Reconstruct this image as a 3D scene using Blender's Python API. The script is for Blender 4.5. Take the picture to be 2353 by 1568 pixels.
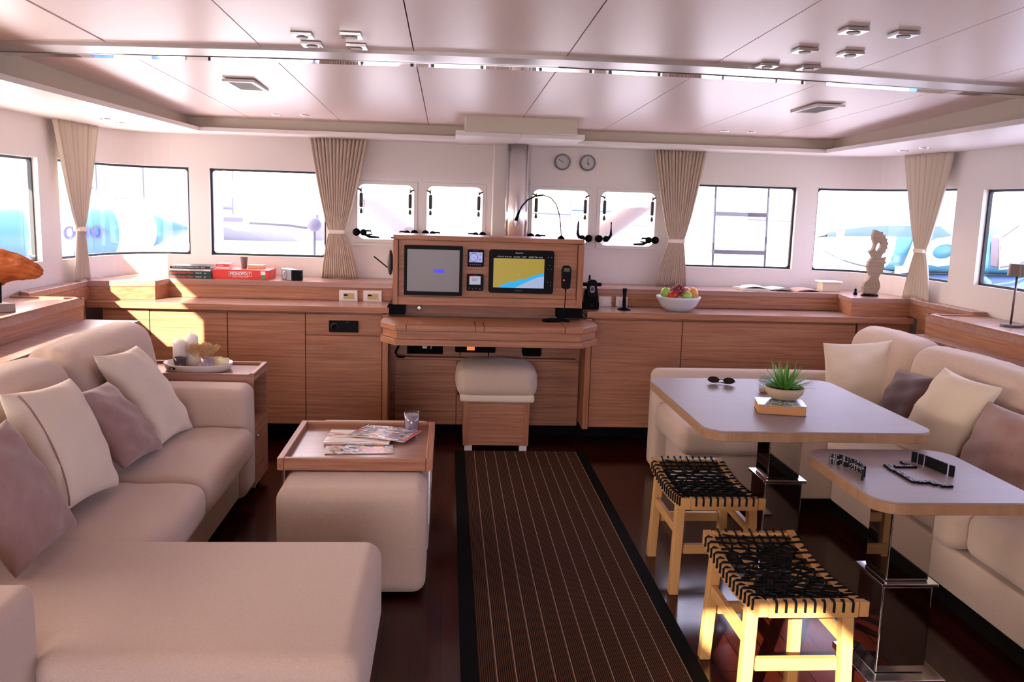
import bpy, math, random
from mathutils import Vector, Matrix
random.seed(7)
for o in list(bpy.data.objects): bpy.data.objects.remove(o)
SC = bpy.context.scene
COL = SC.collection
PI = math.pi
# ------------------------------------------------------------------ camera
cd = bpy.data.cameras.new('camera'); cam = bpy.data.objects.new('camera', cd); COL.objects.link(cam)
fpx = 2000.0
cd.sensor_width = 36; cd.sensor_fit = 'HORIZONTAL'; cd.lens = 36*fpx/2353; cd.clip_start = .02; cd.clip_end = 2000
_F = Vector(((1031-1176.5)/fpx, (784-468)/fpx, 1)).normalized()          # world +Y seen in camera axes (right, up, forward)
_R = Vector((1, -.0303, 0)); _R = (_R-_F*_R.dot(_F)).normalized()
_U = _F.cross(_R)
if _U.y < 0: _U = -_U
cam.matrix_world = Matrix(((_R.x, _R.y, -_R.z, 0), (_F.x, _F.y, -_F.z, 0), (_U.x, _U.y, -_U.z, 1.55), (0, 0, 0, 1)))
SC.camera = cam
# ------------------------------------------------------------------ light
SC.view_settings.view_transform = 'Standard'; SC.view_settings.look = 'None'
SC.view_settings.gamma = 1; SC.view_settings.use_curve_mapping = False
SC.view_settings.exposure = 0.64
WORLD = 6.5
w = bpy.data.worlds.new('world'); SC.world = w; w.use_nodes = True
nt = w.node_tree; nt.nodes.clear()
out = nt.nodes.new('ShaderNodeOutputWorld'); bg = nt.nodes.new('ShaderNodeBackground')
tc = nt.nodes.new('ShaderNodeTexCoord'); sx = nt.nodes.new('ShaderNodeSeparateXYZ')
mr = nt.nodes.new('ShaderNodeMapRange'); mr.inputs['From Min'].default_value = -.8; mr.inputs['From Max'].default_value = .45
mx = nt.nodes.new('ShaderNodeMix'); mx.data_type = 'RGBA'
mx.inputs['A'].default_value = (1.50, 1.25, 1.12, 1); mx.inputs['B'].default_value = (.56, .58, .88, 1)
nt.links.new(tc.outputs['Generated'], sx.inputs[0]); nt.links.new(sx.outputs['X'], mr.inputs['Value'])
nt.links.new(mr.outputs[0], mx.inputs['Factor']); nt.links.new(mx.outputs['Result'], bg.inputs['Color'])
bg.inputs['Strength'].default_value = WORLD; nt.links.new(bg.outputs[0], out.inputs[0])
sun = bpy.data.lights.new('sun', 'SUN'); so = bpy.data.objects.new('sun', sun); COL.objects.link(so)
sun.energy = 20; sun.color = (1, .89, .70); sun.angle = .01
so.rotation_euler = Vector((1, 1.8, -.93)).to_track_quat('-Z', 'Y').to_euler(); so.location = (-4, -6, 4)
def portal(name, loc, nrm, sx_, sy_):
    l = bpy.data.lights.new(name, 'AREA'); l.shape = 'RECTANGLE'; l.size = sx_; l.size_y = sy_; l.cycles.is_portal = True
    o = bpy.data.objects.new(name, l); COL.objects.link(o); o.location = loc
    o.rotation_euler = Vector(nrm).to_track_quat('-Z', 'Z' if abs(nrm[2]) < .5 else 'Y').to_euler(); return o
portal('daylight_left', (-2.40, 3.6, 1.45), (1, 0, 0), 3.6, .6)
portal('daylight_right', (3.26, 3.6, 1.45), (-1, 0, 0), 3.6, .6)
portal('daylight_front', (.43, 6.32, 1.45), (0, -1, 0), 5.6, .6)
portal('daylight_aft', (-.30, -.72, 1.0), (0, 1, 0), 2.1, 1.95)
SC.cycles.max_bounces = 10; SC.cycles.diffuse_bounces = 5; SC.cycles.glossy_bounces = 5; SC.cycles.transparent_max_bounces = 12
SC.cycles.sample_clamp_indirect = 8; SC.cycles.caustics_reflective = False; SC.cycles.caustics_refractive = False
# ------------------------------------------------------------------ materials
def lin(c):
    if isinstance(c, str):
        c = [int(c[i:i+2], 16)/255 for i in (0, 2, 4)]
        c = [x/12.92 if x <= .04045 else ((x+.055)/1.055)**2.4 for x in c]
    return (c[0], c[1], c[2], 1)
MATS = {}
def M(name, col, rough=.5, metal=0, spec=.5, emit=None, es=1, bump=None, grain=None, alpha=None, trans=0, ior=1.45, coat=0, sheen=0):
    m = bpy.data.materials.new(name); m.use_nodes = True; n = m.node_tree; b = n.nodes['Principled BSDF']
    b.inputs['Base Color'].default_value = lin(col); b.inputs['Roughness'].default_value = rough
    b.inputs['Metallic'].default_value = metal; b.inputs['Specular IOR Level'].default_value = spec
    b.inputs['IOR'].default_value = ior; b.inputs['Transmission Weight'].default_value = trans
    b.inputs['Coat Weight'].default_value = coat; b.inputs['Sheen Weight'].default_value = sheen
    if alpha is not None: b.inputs['Alpha'].default_value = alpha
    if emit: b.inputs['Emission Color'].default_value = lin(emit); b.inputs['Emission Strength'].default_value = es
    geo = None
    if bump or grain:
        geo = n.nodes.new('ShaderNodeNewGeometry')
    if grain:                        # (second colour, (sx,sy,sz) stretch, contrast)
        c2, st, con = grain
        mp = n.nodes.new('ShaderNodeMapping'); mp.inputs['Scale'].default_value = st
        nz = n.nodes.new('ShaderNodeTexNoise'); nz.inputs['Scale'].default_value = 1; nz.inputs['Detail'].default_value = 5; nz.inputs['Roughness'].default_value = .65
        rp = n.nodes.new('ShaderNodeMapRange'); rp.inputs['From Min'].default_value = .5-con; rp.inputs['From Max'].default_value = .5+con
        mi = n.nodes.new('ShaderNodeMix'); mi.data_type = 'RGBA'
        mi.inputs['A'].default_value = lin(col); mi.inputs['B'].default_value = lin(c2)
        n.links.new(geo.outputs['Position'], mp.inputs[0]); n.links.new(mp.outputs[0], nz.inputs['Vector'])
        n.links.new(nz.outputs['Fac'], rp.inputs['Value']); n.links.new(rp.outputs[0], mi.inputs['Factor'])
        n.links.new(mi.outputs['Result'], b.inputs['Base Color'])
    if bump:                         # (scale vec, strength, distance)
        mp = n.nodes.new('ShaderNodeMapping'); mp.inputs['Scale'].default_value = bump[0]
        nz = n.nodes.new('ShaderNodeTexNoise'); nz.inputs['Scale'].default_value = 1; nz.inputs['Detail'].default_value = 3
        bp = n.nodes.new('ShaderNodeBump'); bp.inputs['Strength'].default_value = bump[1]; bp.inputs['Distance'].default_value = bump[2]
        n.links.new(geo.outputs['Position'], mp.inputs[0]); n.links.new(mp.outputs[0], nz.inputs['Vector'])
        n.links.new(nz.outputs['Fac'], bp.inputs['Height']); n.links.new(bp.outputs[0], b.inputs['Normal'])
    MATS[name] = m; return m
def ramp_noise(m, cols, scale=(40, 40, 40), detail=3):
    """blotchy printed colours on a cover, constant steps"""
    n = m.node_tree; b = n.nodes['Principled BSDF']
    g = n.nodes.new('ShaderNodeNewGeometry'); mp = n.nodes.new('ShaderNodeMapping'); mp.inputs['Scale'].default_value = scale
    nz = n.nodes.new('ShaderNodeTexNoise'); nz.inputs['Scale'].default_value = 1; nz.inputs['Detail'].default_value = detail
    r = n.nodes.new('ShaderNodeValToRGB'); r.color_ramp.interpolation = 'CONSTANT'
    for i, c in enumerate(cols):
        p = .3+.4*i/len(cols)
        e = r.color_ramp.elements[i] if i < 2 else r.color_ramp.elements.new(p)
        e.position = p if i else 0; e.color = lin(c)
    n.links.new(g.outputs['Position'], mp.inputs[0]); n.links.new(mp.outputs[0], nz.inputs['Vector'])
    n.links.new(nz.outputs['Fac'], r.inputs[0]); n.links.new(r.outputs[0], b.inputs['Base Color']); return m
white_wall = M('wall_white', 'd9cfca', .55, spec=.3)
panel_white = M('ceiling_panel', 'e8d2cd', .34, spec=.45, bump=((3, 60, 60), .03, .002))
soffit_white = M('soffit_white', 'e6dcd8', .38, spec=.4)
fascia_cream = M('fascia_cream', 'cdbfae', .5, spec=.3)
frame_white = M('frame_white', 'd6cdc8', .35, spec=.5)
oak = M('oak', 'b27c5d', .42, spec=.35, grain=('84523a', (2.0, 58, 72), .2), bump=((4, 90, 110), .12, .001))
oak_y = M('oak_along', 'b27c5d', .42, spec=.35, grain=('84523a', (58, 2.0, 72), .2), bump=((90, 4, 110), .12, .001))
oak_top = M('oak_top', 'a98375', .26, spec=.6, grain=('93695b', (1.6, 26, 26), .25))
oak_v = M('oak_vertical', 'ac7350', .42, spec=.35, grain=('84503a', (58, 58, 2), .22))
table_lam = M('table_laminate', '8f7f80', .42, spec=.5, grain=('8c766c', (4, 20, 20), .3))
table_edge = M('table_edge', 'a27c5c', .45, grain=('866246', (26, 26, 3), .25))
black = M('black_plastic', (.0025, .0025, .003), .45, spec=.1)
black_m = M('black_matte', (.003, .003, .003), .8, spec=.1)
toe_black = M('toe_kick', (.004, .003, .003), .8, spec=.1)
rubber = M('rubber_gasket', (.006, .008, .012), .5)
fab = M('sofa_fabric', 'cab3a1', .92, spec=.12, grain=('b89f8d', (160, 260, 200), .3), bump=((260, 500, 400), .25, .0015), sheen=.2)
fab_cream = M('cream_linen', 'dcccb8', .92, spec=.1, grain=('d0bfa8', (200, 200, 200), .3), bump=((300, 300, 300), .2, .0012), sheen=.2)
fab_rose = M('rose_satin', '9c7970', .6, spec=.25, grain=('8a6860', (20, 20, 20), .3), bump=((14, 14, 14), .3, .006), sheen=.3)
fab_brown = M('brown_velvet', '56393a', .75, spec=.2, grain=('482c2e', (12, 12, 12), .3), sheen=.3)
curtain_m = M('curtain_cloth', 'ccbaaa', .9, spec=.1)
curtain_p = M('pale_curtain', 'd2c4b4', .9, spec=.1)
curtain_l = M('curtain_liner', 'ddd0c2', .9, spec=.1)
chrome = M('chrome', (.75, .75, .77), .08, metal=1)
steel = M('brushed_steel', (.74, .70, .69), .24, metal=.8, bump=((900, 900, 6), .05, .001))
mirror = M('mirror_steel', (.62, .60, .60), .03, metal=1)
ped_m = M('dark_mirror_steel', (.34, .32, .32), .03, metal=1)
beam_m = M('beam_aluminium', 'bdb4b2', .3, metal=.35)
beech = M('beech', 'c49862', .38, spec=.4, grain=('ac7c48', (18, 18, 3), .3))
beech_x = M('beech_rail', 'c49862', .38, spec=.4, grain=('ac7c48', (3, 18, 18), .3))
rope = M('black_rope', (.006, .006, .007), .8, spec=.12)
wax_grey = M('grey_wax', 'a89aa0', .5)
wax_white = M('white_wax', 'f0e8dc', .45)
wax_cream = M('cream_wax', 'ece0b4', .5)
smoke_glass = M('smoky_glass', '3e343c', .15, spec=.6)
mauve_glass = M('mauve_glass', '8d7c88', .18, spec=.6)
tray_white = M('tray_enamel', 'd9cfc4', .3)
coral_m = M('dried_coral', 'c6a070', .8)
red_box = M('red_card', 'd3382f', .45)
white_card = M('white_card', 'e8e2dc', .5)
page = M('paper_edge', 'ded6c8', .8)
page_or = M('yellowed_pages', 'b98355', .8)
green_spine = M('dark_green_spine', '12332e', .4)
orange_ink = M('orange_ink', 'd8492e', .5)
navy_spine = M('black_spine', '1b2529', .4)
taupe = M('taupe_plastic', '6e625a', .5)
light_wood = M('light_wood', 'caa277', .5)
grey_plastic = M('grey_plastic', '8b8790', .35)
deck_white = M('deck_white', 'e8e8ea', .6)
red_dot = M('red_button', 'c8403a', .4, emit='ff4030', es=.4)
grey_d = M('dark_grey', '3a3538', .5)
letter_w = M('white_print', 'e6e2e0', .5)
letter_g = M('grey_print', '8f8c90', .5)
shade_m = M('lamp_shade_metal', '5a4c46', .4, metal=.3)
driftwood = M('driftwood', 'c06c34', .6, spec=.3, grain=('94481f', (10, 5, 24), .25), bump=((30, 12, 60), .8, .012))
carved = M('carved_wood', 'a08b79', .75, grain=('86715f', (8, 8, 90), .25), bump=((8, 8, 140), .6, .003))
stone_block = M('stone_block', '9c8b80', .6)
def pane_mat():
    m = bpy.data.materials.new('window_pane'); m.use_nodes = True; n = m.node_tree; n.nodes.clear()
    o = n.nodes.new('ShaderNodeOutputMaterial'); t = n.nodes.new('ShaderNodeBsdfTransparent'); g = n.nodes.new('ShaderNodeBsdfGlossy')
    g.inputs['Roughness'].default_value = .02; mi = n.nodes.new('ShaderNodeMixShader'); mi.inputs[0].default_value = .05
    t.inputs['Color'].default_value = (.96, .97, .98, 1)
    n.links.new(t.outputs[0], mi.inputs[1]); n.links.new(g.outputs[0], mi.inputs[2]); n.links.new(mi.outputs[0], o.inputs[0]); return m
pane_m = pane_mat()
glass_clear = pane_mat(); glass_clear.name = 'clear_glass'; _n = glass_clear.node_tree.nodes
for _q in _n:
    if _q.type == 'MIX_SHADER': _q.inputs[0].default_value = .09
    if _q.type == 'BSDF_TRANSPARENT': _q.inputs['Color'].default_value = (.90, .90, .93, 1)
def floor_mat():
    m = M('mahogany_floor', '42140c', .15, spec=.36, grain=('240a06', (22, 1.2, 1), .3)); n = m.node_tree; b = n.nodes['Principled BSDF']
    src = b.inputs['Base Color'].links[0].from_socket
    g = n.nodes.new('ShaderNodeNewGeometry'); s = n.nodes.new('ShaderNodeSeparateXYZ'); n.links.new(g.outputs['Position'], s.inputs[0])
    br = n.nodes.new('ShaderNodeTexBrick'); mp = n.nodes.new('ShaderNodeCombineXYZ')
    n.links.new(s.outputs['Y'], mp.inputs['X']); n.links.new(s.outputs['X'], mp.inputs['Y']); n.links.new(mp.outputs[0], br.inputs['Vector'])
    br.inputs['Scale'].default_value = 1; br.inputs['Brick Width'].default_value = 1.35; br.inputs['Row Height'].default_value = .105
    br.inputs['Mortar Size'].default_value = .0022; br.inputs['Color1'].default_value = (1, 1, 1, 1); br.inputs['Color2'].default_value = (.62, .6, .6, 1)
    br.inputs['Mortar'].default_value = (.05, .05, .05, 1)
    mu = n.nodes.new('ShaderNodeMix'); mu.data_type = 'RGBA'; mu.blend_type = 'MULTIPLY'; mu.inputs['Factor'].default_value = 1
    n.links.new(src, mu.inputs['A']); n.links.new(br.outputs['Color'], mu.inputs['B']); n.links.new(mu.outputs['Result'], b.inputs['Base Color'])
    return m
floor_m = floor_mat()
def rug_mat():
    m = M('ribbed_rug', '4a3024', .9, spec=.1); n = m.node_tree; b = n.nodes['Principled BSDF']
    g = n.nodes.new('ShaderNodeNewGeometry'); s = n.nodes.new('ShaderNodeSeparateXYZ'); n.links.new(g.outputs['Position'], s.inputs[0])
    def mth(op, a, v=None):
        k = n.nodes.new('ShaderNodeMath'); k.operation = op; n.links.new(a, k.inputs[0])
        if v is not None: k.inputs[1].default_value = v
        return k.outputs[0]
    rib = mth('FRACT', mth('MULTIPLY', s.outputs['X'], 140.))
    d = mth('LESS_THAN', rib, .5)
    st = mth('LESS_THAN', mth('FRACT', mth('MULTIPLY', mth('SUBTRACT', s.outputs['X'], .187), 1/.0645)), .045)
    m1 = n.nodes.new('ShaderNodeMix'); m1.data_type = 'RGBA'; m1.inputs['A'].default_value = lin('5a3c2c'); m1.inputs['B'].default_value = lin('1c120e')
    n.links.new(d, m1.inputs['Factor'])
    m2 = n.nodes.new('ShaderNodeMix'); m2.data_type = 'RGBA'; m2.inputs['B'].default_value = lin('a8907c')
    n.links.new(m1.outputs['Result'], m2.inputs['A']); n.links.new(st, m2.inputs['Factor']); n.links.new(m2.outputs['Result'], b.inputs['Base Color'])
    return m
rug_m = rug_mat()
# ------------------------------------------------------------------ geometry helpers (world coordinates)
class G:
    def __init__(s): s.v = []; s.f = []
    def add(s, v, f):
        k = len(s.v); s.v += [tuple(p) for p in v]; s.f += [tuple(i+k for i in q) for q in f]; return s
    def box(s, x0, x1, y0, y1, z0, z1, mx=None):
        v = [(x, y, z) for z in (z0, z1) for y in (y0, y1) for x in (x0, x1)]
        if mx: v = [tuple(mx @ Vector(p)) for p in v]
        return s.add(v, [(0, 2, 3, 1), (4, 5, 7, 6), (0, 1, 5, 4), (2, 6, 7, 3), (0, 4, 6, 2), (1, 3, 7, 5)])
    def hexa(s, b, t):            # four bottom points and four top points, same order
        return s.add(list(b)+list(t), [(3, 2, 1, 0), (4, 5, 6, 7), (0, 1, 5, 4), (1, 2, 6, 5), (2, 3, 7, 6), (3, 0, 4, 7)])
    def prism(s, poly, z0, z1, axis='z'):
        n = len(poly)
        def P(p, z): return {'z': (p[0], p[1], z), 'y': (p[0], z, p[1]), 'x': (z, p[0], p[1])}[axis]
        v = [P(p, z0) for p in poly]+[P(p, z1) for p in poly]
        return s.add(v, [tuple(range(n-1, -1, -1)), tuple(range(n, 2*n))]+[(i, (i+1) % n, n+(i+1) % n, n+i) for i in range(n)])
    def lathe(s, prof, c=(0, 0, 0), n=32, mx=None, cap=True, sx=1, sy=1):
        v = []; f = []
        for r, z in prof:
            for i in range(n):
                a = 2*PI*i/n; p = Vector((r*math.cos(a)*sx, r*math.sin(a)*sy, z))
                if mx: p = mx @ p
                v.append((p.x+c[0], p.y+c[1], p.z+c[2]))
        for j in range(len(prof)-1):
            for i in range(n):
                a, b = j*n+i, j*n+(i+1) % n; f.append((a, b, b+n, a+n))
        if cap: f.append(tuple(range(n-1, -1, -1))); k = (len(prof)-1)*n; f.append(tuple(k+i for i in range(n)))
        return s.add(v, f)
    def cyl(s, p0, p1, r, r1=None, n=20):
        p0, p1 = Vector(p0), Vector(p1); d = p1-p0; q = d.to_track_quat('Z', 'Y').to_matrix()
        return s.lathe([(r, 0), (r1 if r1 is not None else r, d.length)], tuple(p0), n, q)
    def tube(s, pts, r, n=8):
        pts = [Vector(p) for p in pts]; v = []; f = []
        up = Vector((0, 0, 1))
        for i, p in enumerate(pts):
            d = (pts[min(i+1, len(pts)-1)]-pts[max(i-1, 0)]).normalized()
            a = d.cross(up); a = a.normalized() if a.length > .05 else Vector((1, 0, 0)); b = a.cross(d).normalized()
            rr = r[i] if isinstance(r, (list, tuple)) else r
            for k in range(n):
                t = 2*PI*k/n; q = p+a*math.cos(t)*rr+b*math.sin(t)*rr; v.append(tuple(q))
        for i in range(len(pts)-1):
            for k in range(n): a, b = i*n+k, i*n+(k+1) % n; f.append((a, b, b+n, a+n))
        f.append(tuple(range(n-1, -1, -1))); k = (len(pts)-1)*n; f.append(tuple(k+i for i in range(n)))
        return s.add(v, f)
    def sphere(s, c, r, n=12, sx=1, sy=1, sz=1, mx=None):
        pr = [(r*math.sin(PI*j/n) if 0 < j < n else r*.02, -r*math.cos(PI*j/n)*sz) for j in range(n+1)]
        return s.lathe(pr, c, n*2, mx, True, sx, sy)
    def cushion(s, x0, x1, y0, y1, z0, z1, r=.05, puff=(0, 0, 0), n=18, shear=0, wr=0, seed=0, sheary=0):
        """rounded box with bulging faces; shear tilts x with z"""
        hx, hy, hz = (x1-x0)/2, (y1-y0)/2, (z1-z0)/2; c = Vector(((x0+x1)/2, (y0+y1)/2, (z0+z1)/2)); r = min(r, hx, hy, hz)
        idx = {}; v = []; f = []; rnd = random.Random(seed); ph = [rnd.uniform(0, 6) for _ in range(6)]
        def co(t, h):         # denser samples near the rounded rims
            t = t/n*2-1; a = abs(t); k = r/h
            a = (a/.6)*(1-k) if a < .6 else 1-k+k*(a-.6)/.4
            return math.copysign(a, t)*h
        def put(i, j, k):
            if (i, j, k) in idx: return idx[(i, j, k)]
            p = Vector((co(i, hx), co(j, hy), co(k, hz)))
            q = Vector((max(-hx+r, min(hx-r, p.x)), max(-hy+r, min(hy-r, p.y)), max(-hz+r, min(hz-r, p.z))))
            d = p-q
            if d.length > 1e-9:
                # cube-to-sphere corner
                m = max(abs(d.x), abs(d.y), abs(d.z)); d = d.normalized()*m
            o = q+d
            u, vv, ww = o.x/hx, o.y/hy, o.z/hz
            o.x += math.copysign(1, u)*puff[0]*(1-vv*vv)*(1-ww*ww)*abs(u)**3
            o.y += math.copysign(1, vv)*puff[1]*(1-u*u)*(1-ww*ww)*abs(vv)**3
            o.z += math.copysign(1, ww)*puff[2]*(1-u*u)*(1-vv*vv)*abs(ww)**3
            if wr:
                k2 = math.sin(9*u+ph[0]+4*vv)*math.sin(3*vv+ph[1])+.6*math.sin(17*vv+5*u+ph[2])*math.sin(4*u+ph[3])
                o.z += wr*k2*abs(ww)**3
            o.x += shear*(o.z+hz); o.y += sheary*(o.z+hz)
            idx[(i, j, k)] = len(v); v.append(tuple(o+c)); return idx[(i, j, k)]
        for a in range(n):
            for b in range(n):
                f.append((put(a, b, 0), put(a, b+1, 0), put(a+1, b+1, 0), put(a+1, b, 0)))
                f.append((put(a, b, n), put(a+1, b, n), put(a+1, b+1, n), put(a, b+1, n)))
                f.append((put(a, 0, b), put(a+1, 0, b), put(a+1, 0, b+1), put(a, 0, b+1)))
                f.append((put(a, n, b), put(a, n, b+1), put(a+1, n, b+1), put(a+1, n, b)))
                f.append((put(0, a, b), put(0, a, b+1), put(0, a+1, b+1), put(0, a+1, b)))
                f.append((put(n, a, b), put(n, a+1, b), put(n, a+1, b+1), put(n, a, b+1)))
        return s.add(v, f)
    def pillow(s, c, U, V, th=.14, n=22, seed=0, wr=.006):
        c, U, V = Vector(c), Vector(U)/2, Vector(V)/2; N = U.cross(V).normalized(); rnd = random.Random(seed); ph = [rnd.uniform(0, 6) for _ in range(8)]
        v = []; f = []
        for side in (1, -1):
            for j in range(n+1):
                for i in range(n+1):
                    a, b = math.sin((i/n-.5)*PI), math.sin((j/n-.5)*PI)
                    h = max(0, (1-a**2)*(1-b**2))**.42*th/2
                    e = 1-.07*(1-b*b)*abs(a)**2; g = 1-.07*(1-a*a)*abs(b)**2
                    k = wr*(math.sin(7*a+5*b+ph[0])*math.sin(4*b+ph[1])+math.sin(11*b-4*a+ph[2])*.6)*min(1, h*30)
                    cr = 1+.5*(abs(a*b))**6*0
                    v.append(tuple(c+U*a*e*cr+V*b*g*cr+N*side*(h+k*side)))
        m = (n+1)*(n+1)
        for j in range(n):
            for i in range(n):
                q = j*(n+1)+i; f.append((q, q+1, q+n+2, q+n+1)); f.append((m+q, m+q+n+1, m+q+n+2, m+q+1))
        return s.add(v, f)
ORG = {}
def org(o): return ORG.get(o.name, Vector((0, 0, 0)))
def obj(name, g, mat, parent=None, bevel=0, seg=2, smooth=False, mods=(), weld=False):
    off = org(parent) if parent else Vector((0, 0, 0))
    me = bpy.data.meshes.new(name)
    me.from_pydata([(a-off.x, b-off.y, c-off.z) for a, b, c in g.v], [], g.f); me.update()
    if weld:
        import bmesh
        bm = bmesh.new(); bm.from_mesh(me); bmesh.ops.remove_doubles(bm, verts=bm.verts, dist=1e-5); bmesh.ops.recalc_face_normals(bm, faces=bm.faces); bm.to_mesh(me); bm.free()
    o = bpy.data.objects.new(name, me); COL.objects.link(o); me.materials.append(mat)
    if parent: o.parent = parent; ORG[o.name] = off
    if smooth or bevel:
        for p in me.polygons: p.use_smooth = True
    if bevel:
        b = o.modifiers.new('bevel', 'BEVEL'); b.width = bevel; b.segments = seg; b.limit_method = 'ANGLE'; b.angle_limit = .6; b.harden_normals = True
    for k, kw in mods:
        md = o.modifiers.new(k.lower(), k)
        for a, b in kw.items(): setattr(md, a, b)
    return o
def rebase(o, loc):
    """move a single-mesh thing's origin to its base"""
    loc = Vector(loc)
    for v in o.data.vertices: v.co -= loc
    o.location = loc; ORG[o.name] = loc; return o
def tag(o, label, cat, group=None, kind=None):
    o['label'] = label
    if cat: o['category'] = cat
    if group: o['group'] = group
    if kind: o['kind'] = kind
    return o
def thing(name, label, cat, loc, group=None, kind=None):
    o = bpy.data.objects.new(name, None); COL.objects.link(o); o.location = loc; o.empty_display_size = .1
    ORG[o.name] = Vector(loc); tag(o, label, cat, group, kind); return o
def struct(name, g, mat, parent=None, label=None, **k):
    o = obj(name, g, mat, parent, **k)
    if not parent:
        o['kind'] = 'structure'
        if label: o['label'] = label
    return o
def dup(root, loc=None, rot=None, label=None, group=None):
    r = root.copy(); COL.objects.link(r)
    if loc is not None: r.location = loc
    if rot is not None: r.rotation_euler = rot
    if label: r['label'] = label
    if group: r['group'] = group
    for ch in list(root.children):
        c = ch.copy(); COL.objects.link(c); c.parent = r
        for g in list(ch.children):
            d = g.copy(); COL.objects.link(d); d.parent = c
    ORG[r.name] = Vector(r.location); return r
def text(name, body, mat, parent, pos, xdir, ydir, size, width=None, ext=.0006, align='CENTER', bold=0):
    """raised lettering: pos = centre, xdir reading direction, ydir up direction"""
    cu = bpy.data.curves.new(name, 'FONT'); cu.body = body; cu.align_x = align; cu.align_y = 'CENTER'; cu.size = size; cu.extrude = ext; cu.offset = bold; cu.resolution_u = 3
    t = bpy.data.objects.new(name+'_tmp', cu); COL.objects.link(t)
    bpy.context.view_layer.update()
    me = bpy.data.meshes.new_from_object(t.evaluated_get(bpy.context.evaluated_depsgraph_get()))
    bpy.data.objects.remove(t); bpy.data.curves.remove(cu)
    X = Vector(xdir).normalized(); Y = Vector(ydir).normalized(); Z = X.cross(Y).normalized()
    sxx = 1
    if width:
        xs = [v.co.x for v in me.vertices]; sxx = width/(max(xs)-min(xs)) if xs and max(xs) > min(xs) else 1
    off = org(parent)
    for v in me.vertices: v.co = Vector(pos)+X*v.co.x*sxx+Y*v.co.y+Z*v.co.z-off
    me.materials.clear(); me.materials.append(mat)
    o = bpy.data.objects.new(name, me); COL.objects.link(o); o.parent = parent; ORG[o.name] = off; return o
def rrect(x0, x1, z0, z1, r, n=6):
    pts = []
    for cx, cz, a0 in ((x1-r, z1-r, 0), (x0+r, z1-r, 90), (x0+r, z0+r, 180), (x1-r, z0+r, 270)):
        for i in range(n+1):
            a = math.radians(a0+90*i/n); pts.append((cx+r*math.cos(a), cz+r*math.sin(a)))
    return pts
def rslab(x0, x1, y0, y1, z0, z1, r, n=8): return G().prism(rrect(x0, x1, y0, y1, r, n), z0, z1)
# ------------------------------------------------------------------ room shell
YB = -.6                                                            # aft bulkhead
_p = [(-2.33, YB), (-2.31, 5.15), (-2.295, 5.5), (-2.25, 5.80), (-2.15, 6.04), (-1.98, 6.17), (-1.75, 6.2), (-1.5, 6.2),
      (2.3, 6.2), (2.62, 6.2), (2.84, 6.17), (3.01, 6.04), (3.11, 5.80), (3.155, 5.5), (3.17, 5.15), (3.18, YB)]
def chaikin(p):
    q = [p[0]]
    for a, b in zip(p[:-1], p[1:]):
        q += [(a[0]*.75+b[0]*.25, a[1]*.75+b[1]*.25), (a[0]*.25+b[0]*.75, a[1]*.25+b[1]*.75)]
    return q+[p[-1]]
PTS = chaikin(chaikin(_p))
SS = [0]
for a, b in zip(PTS[:-1], PTS[1:]): SS.append(SS[-1]+math.hypot(b[0]-a[0], b[1]-a[1]))
NRM = []
for i in range(len(PTS)):
    a, b = PTS[max(i-1, 0)], PTS[min(i+1, len(PTS)-1)]; l = math.hypot(b[0]-a[0], b[1]-a[1]); NRM.append((-(b[1]-a[1])/l, (b[0]-a[0])/l))
def W(s, z, d=0):
    s = max(0, min(SS[-1]-1e-6, s)); i = 0
    while SS[i+1] < s: i += 1
    t = (s-SS[i])/(SS[i+1]-SS[i]); L = lambda a, b: a+(b-a)*t
    nx, ny = L(NRM[i][0], NRM[i+1][0]), L(NRM[i][1], NRM[i+1][1]); k = math.hypot(nx, ny)
    return (L(PTS[i][0], PTS[i+1][0])+nx/k*d, L(PTS[i][1], PTS[i+1][1])+ny/k*d, z)
def s_at(x=None, y=None, right=False):
    rng = range(len(PTS)-1)
    for i in (reversed(rng) if right else rng):
        a, b = (PTS[i][0], PTS[i+1][0]) if x is not None else (PTS[i][1], PTS[i+1][1]); t = x if x is not None else y
        if min(a, b) <= t <= max(a, b) and a != b: return SS[i]+(t-a)/(b-a)*(SS[i+1]-SS[i])
ZT = 1.968
LF, FR = s_at(x=-1.70), s_at(x=2.58)
wins = {   # s0, s1, z0, z1
 'window_1': (s_at(y=3.95), s_at(y=5.16), 1.155, 1.735),
 'window_2': (s_at(y=1.75), s_at(y=3.32), 1.155, 1.735),
 'window_3': (s_at(y=5.40), s_at(x=-1.775), 1.148, 1.742),
 'window_4': (s_at(x=-1.640), s_at(x=-.850), 1.148, 1.740),
 'window_5': (s_at(x=-.634), s_at(x=-.238), 1.285, 1.670),
 'window_6': (s_at(x=-.156), s_at(x=.240), 1.285, 1.670),
 'window_7': (s_at(x=.584), s_at(x=.992), 1.285, 1.670),
 'window_8': (s_at(x=1.070), s_at(x=1.472), 1.285, 1.670),
 'window_9': (s_at(x=1.680), s_at(x=2.505), 1.150, 1.740),
 'window_10': (s_at(x=2.655), s_at(y=5.30, right=True), 1.145, 1.740),
 'window_11': (s_at(y=5.03, right=True), s_at(y=3.75, right=True), 1.160, 1.728),
 'window_12': (s_at(y=3.35, right=True), s_at(y=1.7, right=True), 1.160, 1.728)}
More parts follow.
